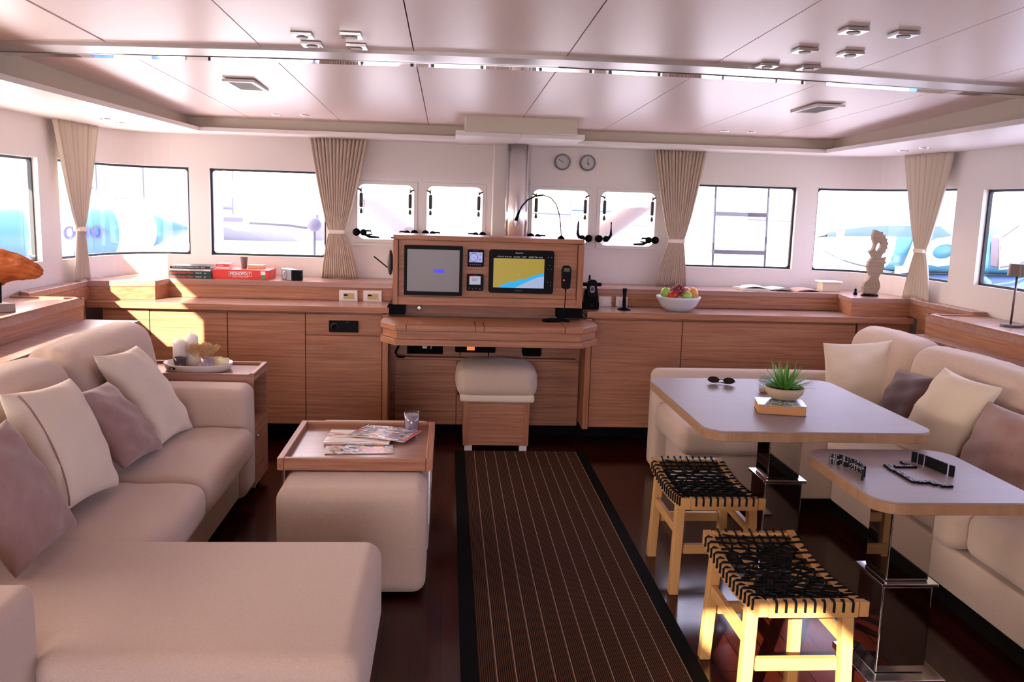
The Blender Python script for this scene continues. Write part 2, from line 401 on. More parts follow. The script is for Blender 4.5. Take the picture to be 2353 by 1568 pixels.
def wall(name, sa, sb, label):
    hs = [w_ for w_ in wins.values() if w_[0] >= sa-.01 and w_[1] <= sb+.01]
    cut = sorted({sa, sb, *[s for s in SS if sa < s < sb], *[h[0] for h in hs], *[h[1] for h in hs]})
    zs = sorted({0, ZT, *[h[2] for h in hs], *[h[3] for h in hs]}); g = G(); T = .055
    hole = lambda s, z: any(h[0] < s < h[1] and h[2] < z < h[3] for h in hs)
    for a, b in zip(cut[:-1], cut[1:]):
        if b-a < 1e-5: continue
        for c, d in zip(zs[:-1], zs[1:]):
            if hole((a+b)/2, (c+d)/2): continue
            g.add([W(a, c), W(b, c), W(b, d), W(a, d)], [(3, 2, 1, 0)]); g.add([W(a, c, T), W(b, c, T), W(b, d, T), W(a, d, T)], [(0, 1, 2, 3)])
    for h in hs:
        cs = [s for s in cut if h[0]-1e-6 <= s <= h[1]+1e-6]
        for a, b in zip(cs[:-1], cs[1:]):
            for z in (h[2], h[3]): g.add([W(a, z), W(b, z), W(b, z, T), W(a, z, T)], [(0, 1, 2, 3)])
        for s in (h[0], h[1]): g.add([W(s, h[2]), W(s, h[3]), W(s, h[3], T), W(s, h[2], T)], [(0, 1, 2, 3)])
    return struct(name, g, white_wall, label=label)
wall('wall_left', 0, LF, 'white left cabin side curving round to the front')
wall('wall_front', LF, FR, 'white front cabin wall under the four small portlights')
wall('wall_right', FR, SS[-1], 'white right cabin side curving round to the front')
def ring(s0, s1, z0, z1, inset, r, d0, d1, grow=0):
    """frame between the hole (grown) and a rounded inner opening"""
    i0, i1, k0, k1 = s0+inset, s1-inset, z0+inset, z1-inset
    base = rrect(i0, i1, k0, k1, r, 8); inner = []
    for a, b in zip(base, base[1:]+base[:1]):
        m = max(1, int(math.hypot(b[0]-a[0], b[1]-a[1])/.06))
        inner += [(a[0]+(b[0]-a[0])*t/m, a[1]+(b[1]-a[1])*t/m) for t in range(m)]
    sc, zc, hs, hz = (s0+s1)/2, (z0+z1)/2, (s1-s0)/2, (z1-z0)/2; outer = []
    for s, z in inner:
        u, v = (s-sc)/(hs-inset), (z-zc)/(hz-inset); k = max(abs(u), abs(v)); outer.append((sc+u/k*(hs+grow), zc+v/k*(hz+grow)))
    n = len(inner); g = G(); v = []
    for loop, d in ((outer, d0), (inner, d0), (inner, d1), (outer, d1)): v += [W(s, z, d) for s, z in loop]
    f = []
    for q in range(4):
        for i in range(n):
            j = (i+1) % n; a, b = q*n, ((q+1) % 4)*n; f.append((a+i, a+j, b+j, b+i))
    return g.add(v, f)
def pane(s0, s1, z0, z1, d):
    cs = sorted({s0, s1, *[s for s in SS if s0 < s < s1]}); g = G()
    for a, b in zip(cs[:-1], cs[1:]): g.add([W(a, z0, d), W(b, z0, d), W(b, z1, d), W(a, z1, d)], [(0, 1, 2, 3)])
    return g
wlab = {'window_1': 'large forward side window on the left behind the driftwood carving', 'window_2': 'large aft side window on the left',
 'window_3': 'curved corner window on the left with the striped inflatable outside', 'window_4': 'front window left of the pleated curtain, above the board games',
 'window_5': 'small opening portlight beside the left pleated curtain', 'window_6': 'small opening portlight just left of the steel mast post',
 'window_7': 'small opening portlight just right of the steel mast post', 'window_8': 'small opening portlight beside the right pleated curtain',
 'window_9': 'front window on the right showing the boarding ladder', 'window_10': 'curved corner window on the right behind the seahorse carving',
 'window_11': 'large forward side window on the right behind the table lamp', 'window_12': 'large aft side window on the right'}
for nm, (a, b, c, d) in wins.items():
    r_ = bpy.data.objects.new(nm, None); COL.objects.link(r_); r_.location = W((a+b)/2, c); ORG[r_.name] = Vector(r_.location)
    r_['kind'] = 'structure'; r_['label'] = wlab[nm]
    small = nm in ('window_5', 'window_6', 'window_7', 'window_8')
    if small: obj('window_frame', ring(a, b, c, d, .004, .05, -.022, .055, .022), frame_white, r_, bevel=.004, seg=2)
    else: obj('window_gasket', ring(a, b, c, d, .014, .022, .032, .052), rubber, r_)
    obj('window_glass', pane(a, b, c, d, .046), pane_m, r_)
    if small:      # telescopic stays hanging at both sides, clamp handles at the foot
        for sg, s_ in ((1, a+.018), (-1, b-.018)):
            g = G(); z = 1.622
            g.tube([W(s_-.012*sg, z+.012, -.024), W(s_+.004*sg, z+.006, -.035), W(s_+.012*sg, z-.005, -.035)], .006)
            g.cyl(W(s_+.012*sg, z+.02, -.035), W(s_+.012*sg, z-.01, -.035), .003)
            g.lathe([(.004, 0), (.012, .006), (.012, .092), (.006, .10)], W(s_+.012*sg, z-.115, -.035), 12)
            g.lathe([(.004, 0), (.010, .006), (.010, .02), (.004, .036)], W(s_+.012*sg, z-.158, -.035), 12)
            o = obj('window_stay', g, grey_d, r_, smooth=True)
        up = {'window_7': (0, 1), 'window_8': (1, 0)}.get(nm, (0, 0))
        for sg, s_, u in ((1, a+.012, up[0]), (-1, b-.012, up[1])):
            g = G(); z = 1.335 if not u else 1.335
            g.cyl(W(s_-.014*sg, z, -.02), W(s_-.014*sg, z, -.05), .026)
            g.cyl(W(s_+.035*sg, z, -.03), W(s_+.035*sg, z, -.062), .022)
            if u: g.tube([W(s_+.05*sg, z, -.05), W(s_+.068*sg, z+.03, -.06), W(s_+.066*sg, z+.12, -.06)], [.012, .011, .006])
            else:
                g.tube([W(s_+.04*sg, z+.012, -.05), W(s_+.085*sg, z+.012, -.06), W(s_+.095*sg, z-.012, -.06), W(s_+.06*sg, z-.018, -.055)], .006)
                g.tube([W(s_+.04*sg, z-.012, -.05), W(s_+.08*sg, z-.03, -.06), W(s_+.145*sg, z-.032, -.06)], [.009, .009, .006])
            obj('window_handle', g, black, r_, smooth=True)
# raised panels round the two pairs of portlights
for n_, (x0, x1) in enumerate(((-.71, .302), (.572, 1.56)), 1):
    g = G(); zz = (1.242, 1.728); hs = [v for k, v in wins.items() if k in (('window_5', 'window_6') if n_ == 1 else ('window_7', 'window_8'))]
    xs = sorted([x0, x1]+[W(h[i], 0)[0] for h in hs for i in (0, 1)]); zs = [zz[0], 1.285, 1.670, zz[1]]
    for a, b in zip(xs[:-1], xs[1:]):
        for c, d in zip(zs[:-1], zs[1:]):
            if c == 1.285 and any(W(h[0], 0)[0] < (a+b)/2 < W(h[1], 0)[0] for h in hs): continue
            g.box(a, b, 6.186, 6.2, c, d)
    struct('trim_%d' % n_, g, frame_white, label='raised white panel framing a pair of portlights')
# floor
struct('floor', G().box(-2.4, 3.25, YB-.1, 6.25, -.05, 0), floor_m, label='glossy dark red-brown planked floor')
# ceiling: long panels between seams, falling gently forward, a dark backing behind the seams
def zc(y): return 2.055+.021*(5.85-y)
seams = [-2.05, -1.283, -.705, -.14, .43, 1.0, 1.56, 2.118, 2.95]; g = G(); gap = .0022
for a, b in zip(seams[:-1], seams[1:]):
    for y0, y1 in ((YB-.05, 3.45), (3.45, 5.95)):
        ga = .010 if (a == -1.283 and y0 < 0) else gap
        g.hexa([(a+ga, y0, zc(y0)), (b-gap, y0, zc(y0)), (b-gap, y1, zc(y1)), (a+ga, y1, zc(y1))], [(a+ga, y0, zc(y0)+.02), (b-gap, y0, zc(y0)+.02), (b-gap, y1, zc(y1)+.02), (a+ga, y1, zc(y1)+.02)])
ceil = struct('ceiling', g, panel_white, label='white satin ceiling panels with fine seams')
obj('ceiling_backing', G().hexa([(-2.4, YB-.1, zc(YB)+.03), (3.3, YB-.1, zc(YB)+.03), (3.3, 6.3, zc(6.3)+.035), (-2.4, 6.3, zc(6.3)+.035)], [(-2.4, YB-.1, zc(YB)+.05), (3.3, YB-.1, zc(YB)+.05), (3.3, 6.3, zc(6.3)+.05), (-2.4, 6.3, zc(6.3)+.05)]), taupe, ceil)
# dropped soffit round the edge: underside, lip and inner fascia
def lipx(y, right): return 2.53-.033*(5.83-y) if right else -1.60-.043*(5.83-y)
g = G(); zs_ = 1.963
inner = [(lipx(YB, 0), YB), (lipx(5.83, 0), 5.83), (lipx(5.83, 1), 5.83), (lipx(YB, 1), YB)]
ys = [YB, 1.0, 2.5, 4.0, 5.15]
def strip(a, b, z0, z1):            # thick slab between two polylines
    for i in range(len(a)-1):
        g.hexa([(*a[i], z0), (*b[i], z0), (*b[i+1], z0), (*a[i+1], z0)], [(*a[i], z1), (*b[i], z1), (*b[i+1], z1), (*a[i+1], z1)])
sl = [s for s in SS if 0 <= s <= s_at(x=-1.6)]+[s_at(x=-1.6)]; oa = [W(s, 0, .05)[:2] for s in sl]
strip(oa, [(lipx(min(p[1], 5.83), 0), min(p[1], 5.83)) for p in oa], zs_, zs_+.024)
sr = [s_at(x=2.53)]+[s for s in SS if s > s_at(x=2.53)]; ob = [W(s, 0, .05)[:2] for s in sr]
strip([(lipx(min(p[1], 5.83), 1), min(p[1], 5.83)) for p in ob], ob, zs_, zs_+.024)
strip([(-1.6, 5.83), (2.53, 5.83)], [(-1.6, 6.25), (2.53, 6.25)], zs_, zs_+.024)
struct('trim_3', g, soffit_white, label='white dropped soffit along both sides and the front')
g = G(); i_ = .085
for rt, sg in ((0, -1), (1, 1)):
    a, b = lipx(YB, rt)+sg*i_, lipx(5.83, rt)+sg*i_
    g.hexa([(a, YB, zs_+.02), (a+sg*.02, YB, zs_+.02), (b+sg*.02, 5.93, zs_+.02), (b, 5.93, zs_+.02)], [(a, YB, zc(YB)+.02), (a+sg*.02, YB, zc(YB)+.02), (b+sg*.02, 5.93, zc(5.9)+.02), (b, 5.93, zc(5.9)+.02)])
g.box(-1.69, 2.62, 5.905, 5.925, zs_+.02, 2.07)
struct('trim_4', g, fascia_cream, label='cream upright fascia between ceiling panels and soffit')
# boxed housing over the mast post
g = G().box(.09, .76, 5.30, 5.92, 1.98, 2.075); struct('trim_5', g, fascia_cream, label='cream boxed housing above the steel mast post', bevel=.003)
g = G().prism([(.035, 5.375), (.43, 5.385), (.43, 6.2), (.06, 6.2), (.035, 5.83)], zs_-.004, zs_+.026).prism([(.433, 5.385), (.822, 5.395), (.822, 5.78), (.70, 6.2), (.433, 6.2)], zs_-.004, zs_+.026)
struct('trim_6', g, soffit_white, label='white ledge panels under the boxed housing', bevel=.003)
# cross beam with the mirror strip
bx_ = [(-1.85, 3.53), (-1.28, 3.47), (-.70, 3.415), (-.14, 3.382), (.42, 3.355), (.985, 3.367), (1.55, 3.42), (2.11, 3.50), (2.78, 3.58)]
g = G(); g2 = G()
for (xa, ya), (xb, yb) in zip(bx_[:-1], bx_[1:]):
    for gg, o0, o1, dz in ((g, 0, .155, .014), (g2, .160, .235, .017)):
        q = [(xa, ya+o0), (xb, yb+o0), (xb, yb+o1), (xa, ya+o1)]
        gg.hexa([(x, y, zc(y)-dz) for x, y in q], [(x, y, zc(y)+.01) for x, y in q])
bm_ = struct('trim_7', g, beam_m, label='satin aluminium beam crossing the ceiling')
obj('mirror_strip', g2, mirror, bm_)
# pilaster beside the mast post
struct('trim_8', G().box(.30, .405, 6.10, 6.2, 1.02, zs_), white_wall, bevel=.012, seg=3, label='white pilaster beside the steel mast post')
# aft bulkhead: sliding door opening, its width set to limit the fill light from aft
g = G(); T = YB-.06
for a in ((-2.42, -1.35, 0, 2.24), (.75, 3.28, 0, 2.24), (-1.35, .75, 1.95, 2.24)): g.box(a[0], a[1], T, YB, a[2], a[3])
struct('wall_back', g, white_wall, label='white aft bulkhead around the cockpit doors')
dr = bpy.data.objects.new('door_1', None); COL.objects.link(dr); dr.location = (.45, T, 0); ORG['door_1'] = Vector(dr.location); dr['kind'] = 'structure'; dr['label'] = 'aft sliding doors folded open'
obj('door_post', G().box(.70, .745, T+.005, YB-.005, .02, 1.945), rubber, dr); obj('door_post', G().box(-1.345, -1.31, T+.005, YB-.005, .02, 1.945), rubber, dr)
# roof with eyebrows shaped to clip the sun, added cockpit roof as sun blocker, cockpit sole
g = G().box(-2.76, 3.65, YB-.05, 6.45, 2.26, 2.32)
g.hexa([(-2.72, 2.85, 1.93), (-2.70, 2.85, 2.3), (-2.70, 6.45, 2.3), (-2.72, 6.45, 1.93)], [(-2.75, 2.85, 1.93), (-2.73, 2.85, 2.3), (-2.73, 6.45, 2.3), (-2.75, 6.45, 1.93)])
g.box(-2.87, -2.82, YB-.05, 2.85, 1.93, 2.3).box(-2.85, -2.5, YB-.05, 2.85, 2.27, 2.31)  # aft eyebrow set farther out to trim the sun patch
g.box(3.62, 3.66, YB-.05, 6.45, 2.1, 2.3)
struct('trim_9', g, deck_white, label='white cabin roof outside, eyebrows shaped to clip the sun')
g = G(); g.box(-2.9, 3.6, -1.0, YB-.05, 2.2, 2.25)
HY0, HY1 = -1.95, -1.12
g.box(-2.9, -1.43, -5.2, -1.0, 2.2, 2.25); g.box(-1.43, -.83, HY1, -1.0, 2.2, 2.25); g.box(-1.43, -.83, -5.2, HY0, 2.2, 2.25); g.box(-.83, 3.6, -5.2, -1.0, 2.2, 2.25)  # hatch placed so its sunbeam lands on the near stool
struct('trim_10', g, deck_white, label='white unseen cockpit roof added to block the sun, hatch cut for one beam')
struct('trim_11', G().box(-2.9, 3.6, -5.2, YB-.06, -.05, -.01), M('teak_deck', '8a6a4c', .7), label='teak cockpit sole')
# ------------------------------------------------------------------ built-in joinery along the front
YF = 5.5
def cab(x0, x1, label, cat='cabinet', doors=(), name='base_cabinet'):
    t = thing(name, label, cat, ((x0+x1)/2, YF+.1, 0), 'oak base cabinets along the front')
    obj('carcass', G().box(x0+.002, x1-.002, YF+.019, YF+.29, .13, .853), oak, t)
    obj('plinth', G().box(x0, x1, YF+.24, YF+.29, 0, .13), toe_black, t)
    for d in doors: obj(d[0], G().box(d[1]+.0025, d[2]-.0025, YF, YF+.018, d[3], d[4]), oak, t, bevel=.0015)
    return t
cab(-2.12, -1.836, 'narrow oak end panel cabinet at the far left, behind the sofa corner', doors=[('door', -2.12, -1.836, .13, .853)])
cab(-1.836, -1.364, 'oak cabinet with the large patch of sun, behind the candle tray', doors=[('door', -1.836, -1.364, .13, .835)])
cab(-1.364, -.884, 'oak cabinet between the sunlit one and the one with the black dial panel', doors=[('door', -1.364, -.884, .13, .84)])
c3 = cab(-.884, -.40, 'oak cabinet with a black dial panel in its top drawer', doors=[('drawer', -.884, -.405, .708, .84), ('door', -.884, -.405, .13, .704)])
cab(.93, 1.528, 'oak cabinet just right of the helm desk', doors=[('door', .936, 1.528, .13, .84)])
cab(1.528, 2.70, 'long oak cabinet behind the dining table', doors=[('door', 1.528, 2.69, .13, .84)])
cab(2.70, 3.06, 'oak end cabinet in the right corner behind the cream sofa', doors=[('door', 2.70, 3.06, .13, .853)])
# stereo panel
t = thing('stereo_panel', 'black stereo panel with a silver ringed dial, set in the drawer front', 'stereo', (-.645, 5.5, .73))
obj('faceplate', G().box(-.737, -.555, 5.488, 5.4995, .728, .802), black, t, bevel=.004)
obj('dial', G().lathe([(.018, 0), (.018, .008), (.015, .010)], (-.702, 5.488, .765), 24, Matrix.Rotation(PI/2, 3, 'X')), black_m, t)
obj('dial_ring', G().lathe([(.019, 0), (.0215, .003), (.019, .006)], (-.702, 5.4875, .765), 28, Matrix.Rotation(PI/2, 3, 'X'), cap=False), steel, t, smooth=True)
text('maker_mark', 'FUSION', letter_g, t, (-.62, 5.487, .794), (1, 0, 0), (0, 0, 1), .006)
# worktops (lower ledge) left and right of the helm
def wtop(name, poly, z0, z1, label, cat='worktop', mat=oak_top, edge=None):
    t = thing(name, label, cat, (sum(p[0] for p in poly)/len(poly), sum(p[1] for p in poly)/len(poly), z0))
    obj('slab', G().prism(poly, z0, z1), mat, t, bevel=.003)
    return t
wl = wtop('worktop', [(-2.2, 5.47), (-.375, 5.47), (-.375, 5.79), (-2.2, 5.79)], .857, .895, 'oak worktop running left of the helm, under the two socket plates')
obj('edge_band', G().box(-2.2, -.36, 5.463, 5.469, .857, .894), oak, wl, bevel=.001)
wr_ = wtop('worktop', [(.905, 5.47), (3.05, 5.47), (3.05, 5.79), (.905, 5.79)], .857, .895, 'oak worktop running right of the helm, under the fruit bowl')
obj('edge_band', G().box(.895, 3.06, 5.463, 5.469, .857, .894), oak, wr_, bevel=.001)
# raised shelf boxes behind the worktops
def shelf(poly, label, face):
    t = thing('raised_shelf', label, 'shelf', (sum(p[0] for p in poly)/len(poly), sum(p[1] for p in poly)/len(poly), .0))
    ins = [(x, y) for x, y in face]
    obj('carcass', G().prism(ins, .896, .98), oak, t)
    if ins[0][0] < -2: obj('side_panel', G().box(-2.285, -2.201, 4.77, 5.46, 0, .895), oak_y, t)
    elif max(p[0] for p in ins) > 3: obj('side_panel', G().box(3.08, 3.15, 4.87, 5.46, 0, .895), oak_y, t)
    obj('shelf_top', G().prism(poly, .98, 1.015), oak_top, t, bevel=.003)
    return t
lw = [W(s, 0, -.006)[:2] for s in [s_ for s_ in SS if s_at(y=4.75) < s_ < s_at(x=-1.9)]]
pl = [(-2.205, 4.76), (-2.205, 5.525), (-1.83, 5.61), (-1.80, 5.795), (-.36, 5.795), (-.36, 6.19)]
shelf(pl+[W(s_at(x=-1.75), 0, -.006)[:2]]+lw[::-1], 'oak shelf under the left windows carrying the books and board games', [(-2.20, 4.77), (-2.20, 5.53), (-1.835, 5.615), (-1.805, 5.80), (-.365, 5.80), (-.365, 6.19), (-1.75, 6.19), (-2.1, 6.0), (-2.28, 5.4), (-2.28, 4.77)])
rw = [W(s, 0, -.006)[:2] for s in [s_ for s_ in SS if s_at(x=2.7) < s_ < s_at(y=4.75, right=True)]]
shelf([(.895, 6.19), (.895, 5.80), (2.70, 5.83), (2.66, 5.535), (3.075, 5.56), (3.075, 4.86)]+rw[::-1][:-1]+[W(s_at(x=2.65), 0, -.006)[:2]], 'oak shelf under the right windows carrying the papers and the seahorse', [(.90, 6.19), (.90, 5.805), (2.705, 5.835), (2.665, 5.54), (3.08, 5.565), (3.08, 4.87), (3.14, 4.87), (3.13, 5.4), (2.95, 6.0), (2.6, 6.19)])
# side consoles behind the sofas
def console(x0, x1, yf, label, low, right):
    t = thing('side_console', label, 'cabinet', ((x0+x1)/2, 3.3, 0))
    obj('carcass', G().box(x0, x1, 1.2, yf, 0, .955), oak_y, t)
    s = -1 if right else 1; e = x1 if not right else x0       # aisle edge
    xa, xb = (x0, x1+.004) if not right else (x0-.004, x1)
    obj('console_top', G().box(xa, xb, 1.2, yf+.004, .955, .992), oak_top, t)
    obj('rim', G().box(*sorted((e, e-s*.028)), 1.2, yf, .992, 1.0), oak_y, t).location.x = 0
    obj('rim', G().box(min(xa, xb), max(xa, xb), yf-.03, yf, .992, 1.0), oak, t)
    obj('lower_shelf', G().prism(low, 0, .84), oak_y, t)
    obj('lower_shelf_top', G().prism(low, .84, .878), oak_top, t, bevel=.002)
    return t
console(-2.29, -1.93, 4.76, 'oak console along the left wall carrying the driftwood carving', [(-1.93, 1.2), (-1.735, 1.2), (-1.735, 4.47), (-1.65, 4.47), (-1.65, 4.78), (-1.93, 4.78)], False)
console(2.79, 3.15, 4.85, 'oak console along the right wall carrying the table lamp', [(2.70, 1.2), (2.79, 1.2), (2.79, 4.85), (2.70, 4.85)], True)
# ------------------------------------------------------------------ helm
h = thing('helm_console', 'oak instrument console with blackened gaps beneath, above the helm desk', 'instrument console', (.25, 5.6, .86))
x0, x1, z0, z1 = -.335, .848, .922, 1.352
obj('console_panel', G().box(x0+.035, x1-.04, 5.412, 5.75, z0+.055, z1-.03), oak, h)
obj('console_rail', G().box(x0, x1, 5.398, 5.76, z1-.028, z1), oak, h, bevel=.003); obj('console_rail', G().box(x0+.03, x1-.03, 5.405, 5.76, z0, z0+.053), oak, h, bevel=.002)
obj('console_stile', G().box(x0, x0+.031, 5.398, 5.76, z0, z1-.030), oak_v, h, bevel=.003); obj('console_stile', G().box(x1-.036, x1, 5.398, 5.76, z0, z1-.030), oak_v, h, bevel=.003)
obj('upstand', G().box(-.28, .78, 5.56, 5.75, .853, z0-.002), oak, h)
for xa, xb in ((-.36, -.262), (.70, .86)): obj('bracket_or_dark_gap', G().box(xa, xb, 5.44, 5.75, .853, z0-.001), black_m, h)  # black boxes put in for the dark gaps beside the upstand
obj('key_switch', G().lathe([(.016, 0), (.016, .006), (.011, .012)], (-.176, 5.56, .886), 20, Matrix.Rotation(PI/2, 3, 'X')), chrome, h)
d = thing('helm_desk', 'oak helm desk with clipped corners and lift-up lids', 'desk', (.25, 5.4, 0))
poly = [(-.30, 5.08), (.81, 5.08), (.925, 5.24), (.925, 5.44), (.90, 5.52), (-.375, 5.52), (-.395, 5.44), (-.395, 5.22)]
inn = [(a+(.012 if a < .2 else -.012), b+(.012 if b < 5.3 else 0)) for a, b in poly]
obj('desk_top', G().prism(poly, .805, .84), oak, d, bevel=.003)
obj('desk_rail', G().prism(inn, .755, .804), oak, d, bevel=.002); obj('desk_rail', G().prism(poly, .717, .754), oak, d, bevel=.003)
for xa, xb in ((-.235, .165), (.225, .70)): obj('lid', G().box(xa, xb, 5.082, 5.30, .8405, .843), oak, d, bevel=.001)
for xa in (-.235, .17, .222, .703): obj('lid_gap', G().box(xa-.0015, xa+.0015, 5.0795, 5.30, .806, .8412), toe_black, d)
for xa, xb in ((-.40, -.365), (.892, .928)): obj('side_panel', G().box(xa, xb, 5.46, 5.79, .125, .85), oak_v, d, bevel=.002)
for xa, xb in ((-.395, -.37), (.90, .925)): obj('plinth', G().box(xa, xb, 5.7, 5.79, 0, .125), toe_black, d)
for xa, xb in ((-.33, .072), (.078, .885)): obj('knee_door', G().box(xa, xb, 5.66, 5.68, .095, .53), oak, d, bevel=.002)
obj('knee_back', G().box(-.365, .892, 5.69, 5.72, .09, .72), oak, d)
obj('shelf_edge', G().box(-.33, .86, 5.63, 5.69, .537, .552), oak, d, bevel=.002)
obj('plinth', G().box(-.365, .892, 5.76, 5.78, 0, .09), toe_black, d)
obj('cable_opening_dark', G().box(-.255, -.02, 5.684, 5.6895, .565, .70), black_m, d)  # black slab paints in the darkness of the hole
obj('socket_plate', G().box(-.155, -.12, 5.66, 5.6835, .60, .66), frame_white, d, label=None) if False else obj('cable_tag', G().box(-.155, -.125, 5.664, 5.678, .605, .66), frame_white, d)
obj('cable', G().tube([(-.10, 5.675, .60), (-.085, 5.67, .655), (-.05, 5.67, .70)], .003), frame_white, d, smooth=True)
obj('control_box', G().box(.06, .32, 5.56, 5.68, .60, .715), black_m, d, bevel=.006)
obj('indicator', G().box(.135, .185, 5.552, 5.5595, .617, .64), M('amber_light', 'd8742a', .4, emit='e07428', es=.7), d)
obj('cable', G().tube([(.095, 5.64, .60), (.088, 5.63, .48), (.085, 5.64, .30)], .004), black, d, smooth=True)
obj('cable', G().tube([(.28, 5.64, .60), (.275, 5.62, .5), (.272, 5.64, .30)], .006), black, d, smooth=True)
obj('speaker_box', G().box(.50, .62, 5.56, 5.68, .58, .715), black_m, d, bevel=.01)
obj('telephone_handset', G().sphere((-.335+.035, 5.64, .655), .022).tube([(-.30, 5.64, .64), (-.33, 5.63, .58), (-.31, 5.62, .553), (-.27, 5.61, .555)], .007), black, d, smooth=True)
# screens and instruments on the console
def inst(name, label, cat, x0, x1, z0, z1, sx0, sx1, sz0, sz1, smat, th=.018, r=.008, body=black):
    t = thing(name, label, cat, ((x0+x1)/2, 5.4, z0))
    obj('bezel', G().prism(rrect(x0, x1, z0, z1, r), 5.412-th, 5.4115, axis='y'), body, t, bevel=.002)
    obj('screen', G().box(sx0, sx1, 5.412-th-.0012, 5.412-th-.0003, sz0, sz1), smat, t); return t, 5.412-th-.002
def emis(name, col, s=.8): return M(name, (.01, .01, .01), .3, spec=.3, emit=col, es=s*.62)
off_s = M('dead_screen', '6b6462', .3, spec=.5)
mt, _ = inst('monitor', 'black framed monitor with a blank grey screen on the helm console', 'monitor', -.266, .092, .985, 1.292, -.247, .073, 1.010, 1.268, off_s, .03, .003)
obj('signal_text', G().box(-.085, -.02, 5.3795, 5.3806, 1.128, 1.148), emis('blue_text', '3a30ff', 1.0), mt, bevel=.002)
lcd = emis('lcd_blue', 'b8bcff', .75); lcd2 = emis('lcd_white', 'c6c8e4', .7)
i1, yy = inst('wind_instrument', 'small square wind display at the top beside the monitor', 'instrument', .122, .224, 1.168, 1.274, .133, .214, 1.196, 1.258, lcd)
g = G(); g.lathe([(.024, 0), (.0255, .0005), (.027, 0)], (.160, yy, 1.226), 28, Matrix.Rotation(PI/2, 3, 'X'), cap=False); g.cyl((.160, yy, 1.226), (.172, yy, 1.219), .001)
obj('dial_scale', g, grey_d, i1); text('reading', '10.', grey_d, i1, (.200, yy, 1.243), (1, 0, 0), (0, 0, 1), .017); text('reading', '8', grey_d, i1, (.199, yy, 1.213), (1, 0, 0), (0, 0, 1), .020)
text('maker_mark', 'Raymarine', letter_g, i1, (.173, yy, 1.266), (1, 0, 0), (0, 0, 1), .006)
g = G(); [g.box(.138+k*.012, .144+k*.012, yy, yy+.0015, 1.180, 1.183) for k in range(6)]; obj('key_marks', g, letter_g, i1)
i2, yy = inst('autopilot_display', 'small square autopilot display reading a heading, below the wind display', 'instrument', .120, .224, 1.018, 1.122, .137, .206, 1.058, 1.110, lcd2)
text('reading', '325°', grey_d, i2, (.172, yy, 1.087), (1, 0, 0), (0, 0, 1), .022); obj('warning_bar', G().box(.139, .165, yy, yy+.001, 1.104, 1.108), red_dot, i2)
text('maker_mark', 'Raymarine', letter_g, i2, (.172, yy, 1.115), (1, 0, 0), (0, 0, 1), .006)
g = G(); [g.box(.132+k*.022, .141+k*.022, yy, yy+.0015, 1.034-(k % 2)*.005, 1.037-(k % 2)*.005) for k in range(4)]; obj('key_marks', g, letter_g, i2)
land = emis('chart_land', 'bca034', .75); sea_l = emis('chart_shallow', '18b4f4', .9); sea_d = emis('chart_deep', 'b4c4ec', .8)
i3, yy = inst('chart_plotter', 'large black chartplotter showing a yellow coast and blue sea', 'chartplotter', .256, .660, 1.010, 1.278, .284, .600, 1.044, 1.226, land, .024, .016)
ch = [(.284, 1.044), (.317, 1.044), (.335, 1.062), (.36, 1.068), (.385, 1.082), (.42, 1.084), (.45, 1.098), (.485, 1.100), (.505, 1.110), (.54, 1.125), (.58, 1.134), (.600, 1.136), (.600, 1.044)]
obj('chart_shallows', G().prism(ch[1:], yy-.0004, yy+.0004, 'y'), sea_l, i3); obj('chart_sea', G().prism([(.42, 1.044), (.47, 1.070), (.52, 1.095), (.56, 1.112), (.600, 1.120), (.600, 1.044)], yy-.0012, yy-.0005, 'y'), sea_d, i3)
obj('status_bar', G().box(.284, .600, yy-.0004, yy+.0004, 1.227, 1.244), black_m, i3); text('status_text', '- SOG 0.0 kt  COG 142°  DEPTH 4.6', lcd2, i3, (.442, yy-.002, 1.236), (1, 0, 0), (0, 0, 1), .012, .29)
text('maker_mark', 'Raymarine', letter_w, i3, (.442, yy, 1.261), (1, 0, 0), (0, 0, 1), .011); text('model_mark', 'HybridTouch', letter_g, i3, (.442, yy, 1.027), (1, 0, 0), (0, 0, 1), .008)
g = G()
for a, b in ((0, 0), (.02, 0), (.01, -.05), (0, -.075), (.02, -.075), (0, -.155), (.02, -.155), (.018, -.175)): g.box(.622+a, .626+a, yy, yy+.002, 1.236+b, 1.240+b)
obj('key_marks', g, letter_g, i3); obj('boat_cursor', G().box(.43, .446, yy-.002, yy-.0013, 1.128, 1.130).box(.437, .439, yy-.002, yy-.0013, 1.121, 1.137), letter_w, i3)
t = thing('radio_handset', 'black radio handset with a coiled lead at the right of the console', 'radio', (.74, 5.4, .86))
obj('handset_body', G().prism([(.712, 1.055), (.722, 1.045), (.756, 1.045), (.766, 1.055), (.770, 1.16), (.764, 1.182), (.752, 1.190), (.727, 1.190), (.716, 1.182), (.710, 1.16)], 5.372, 5.411, 'y'), black, t, bevel=.005)
obj('display', G().box(.722, .758, 5.3705, 5.3715, 1.153, 1.176), M('olive_lcd', '4e5230', .3), t); obj('call_button', G().lathe([(.005, 0), (.005, .003)], (.724, 5.371, 1.10), 14, Matrix.Rotation(PI/2, 3, 'X')), red_dot, t)
obj('lead', G().tube([(.739, 5.39, 1.045), (.740, 5.388, 1.00), (.737, 5.385, .95), (.732, 5.38, .90), (.722, 5.37, .865)], [.006, .004, .003, .003, .004]), black, t, smooth=True)
obj('coiled_lead', G().tube([(.722, 5.37, .865), (.70, 5.33, .852), (.64, 5.31, .850), (.60, 5.33, .851), (.64, 5.36, .853), (.72, 5.36, .853), (.76, 5.33, .851)], .010), black_m, t, smooth=True)
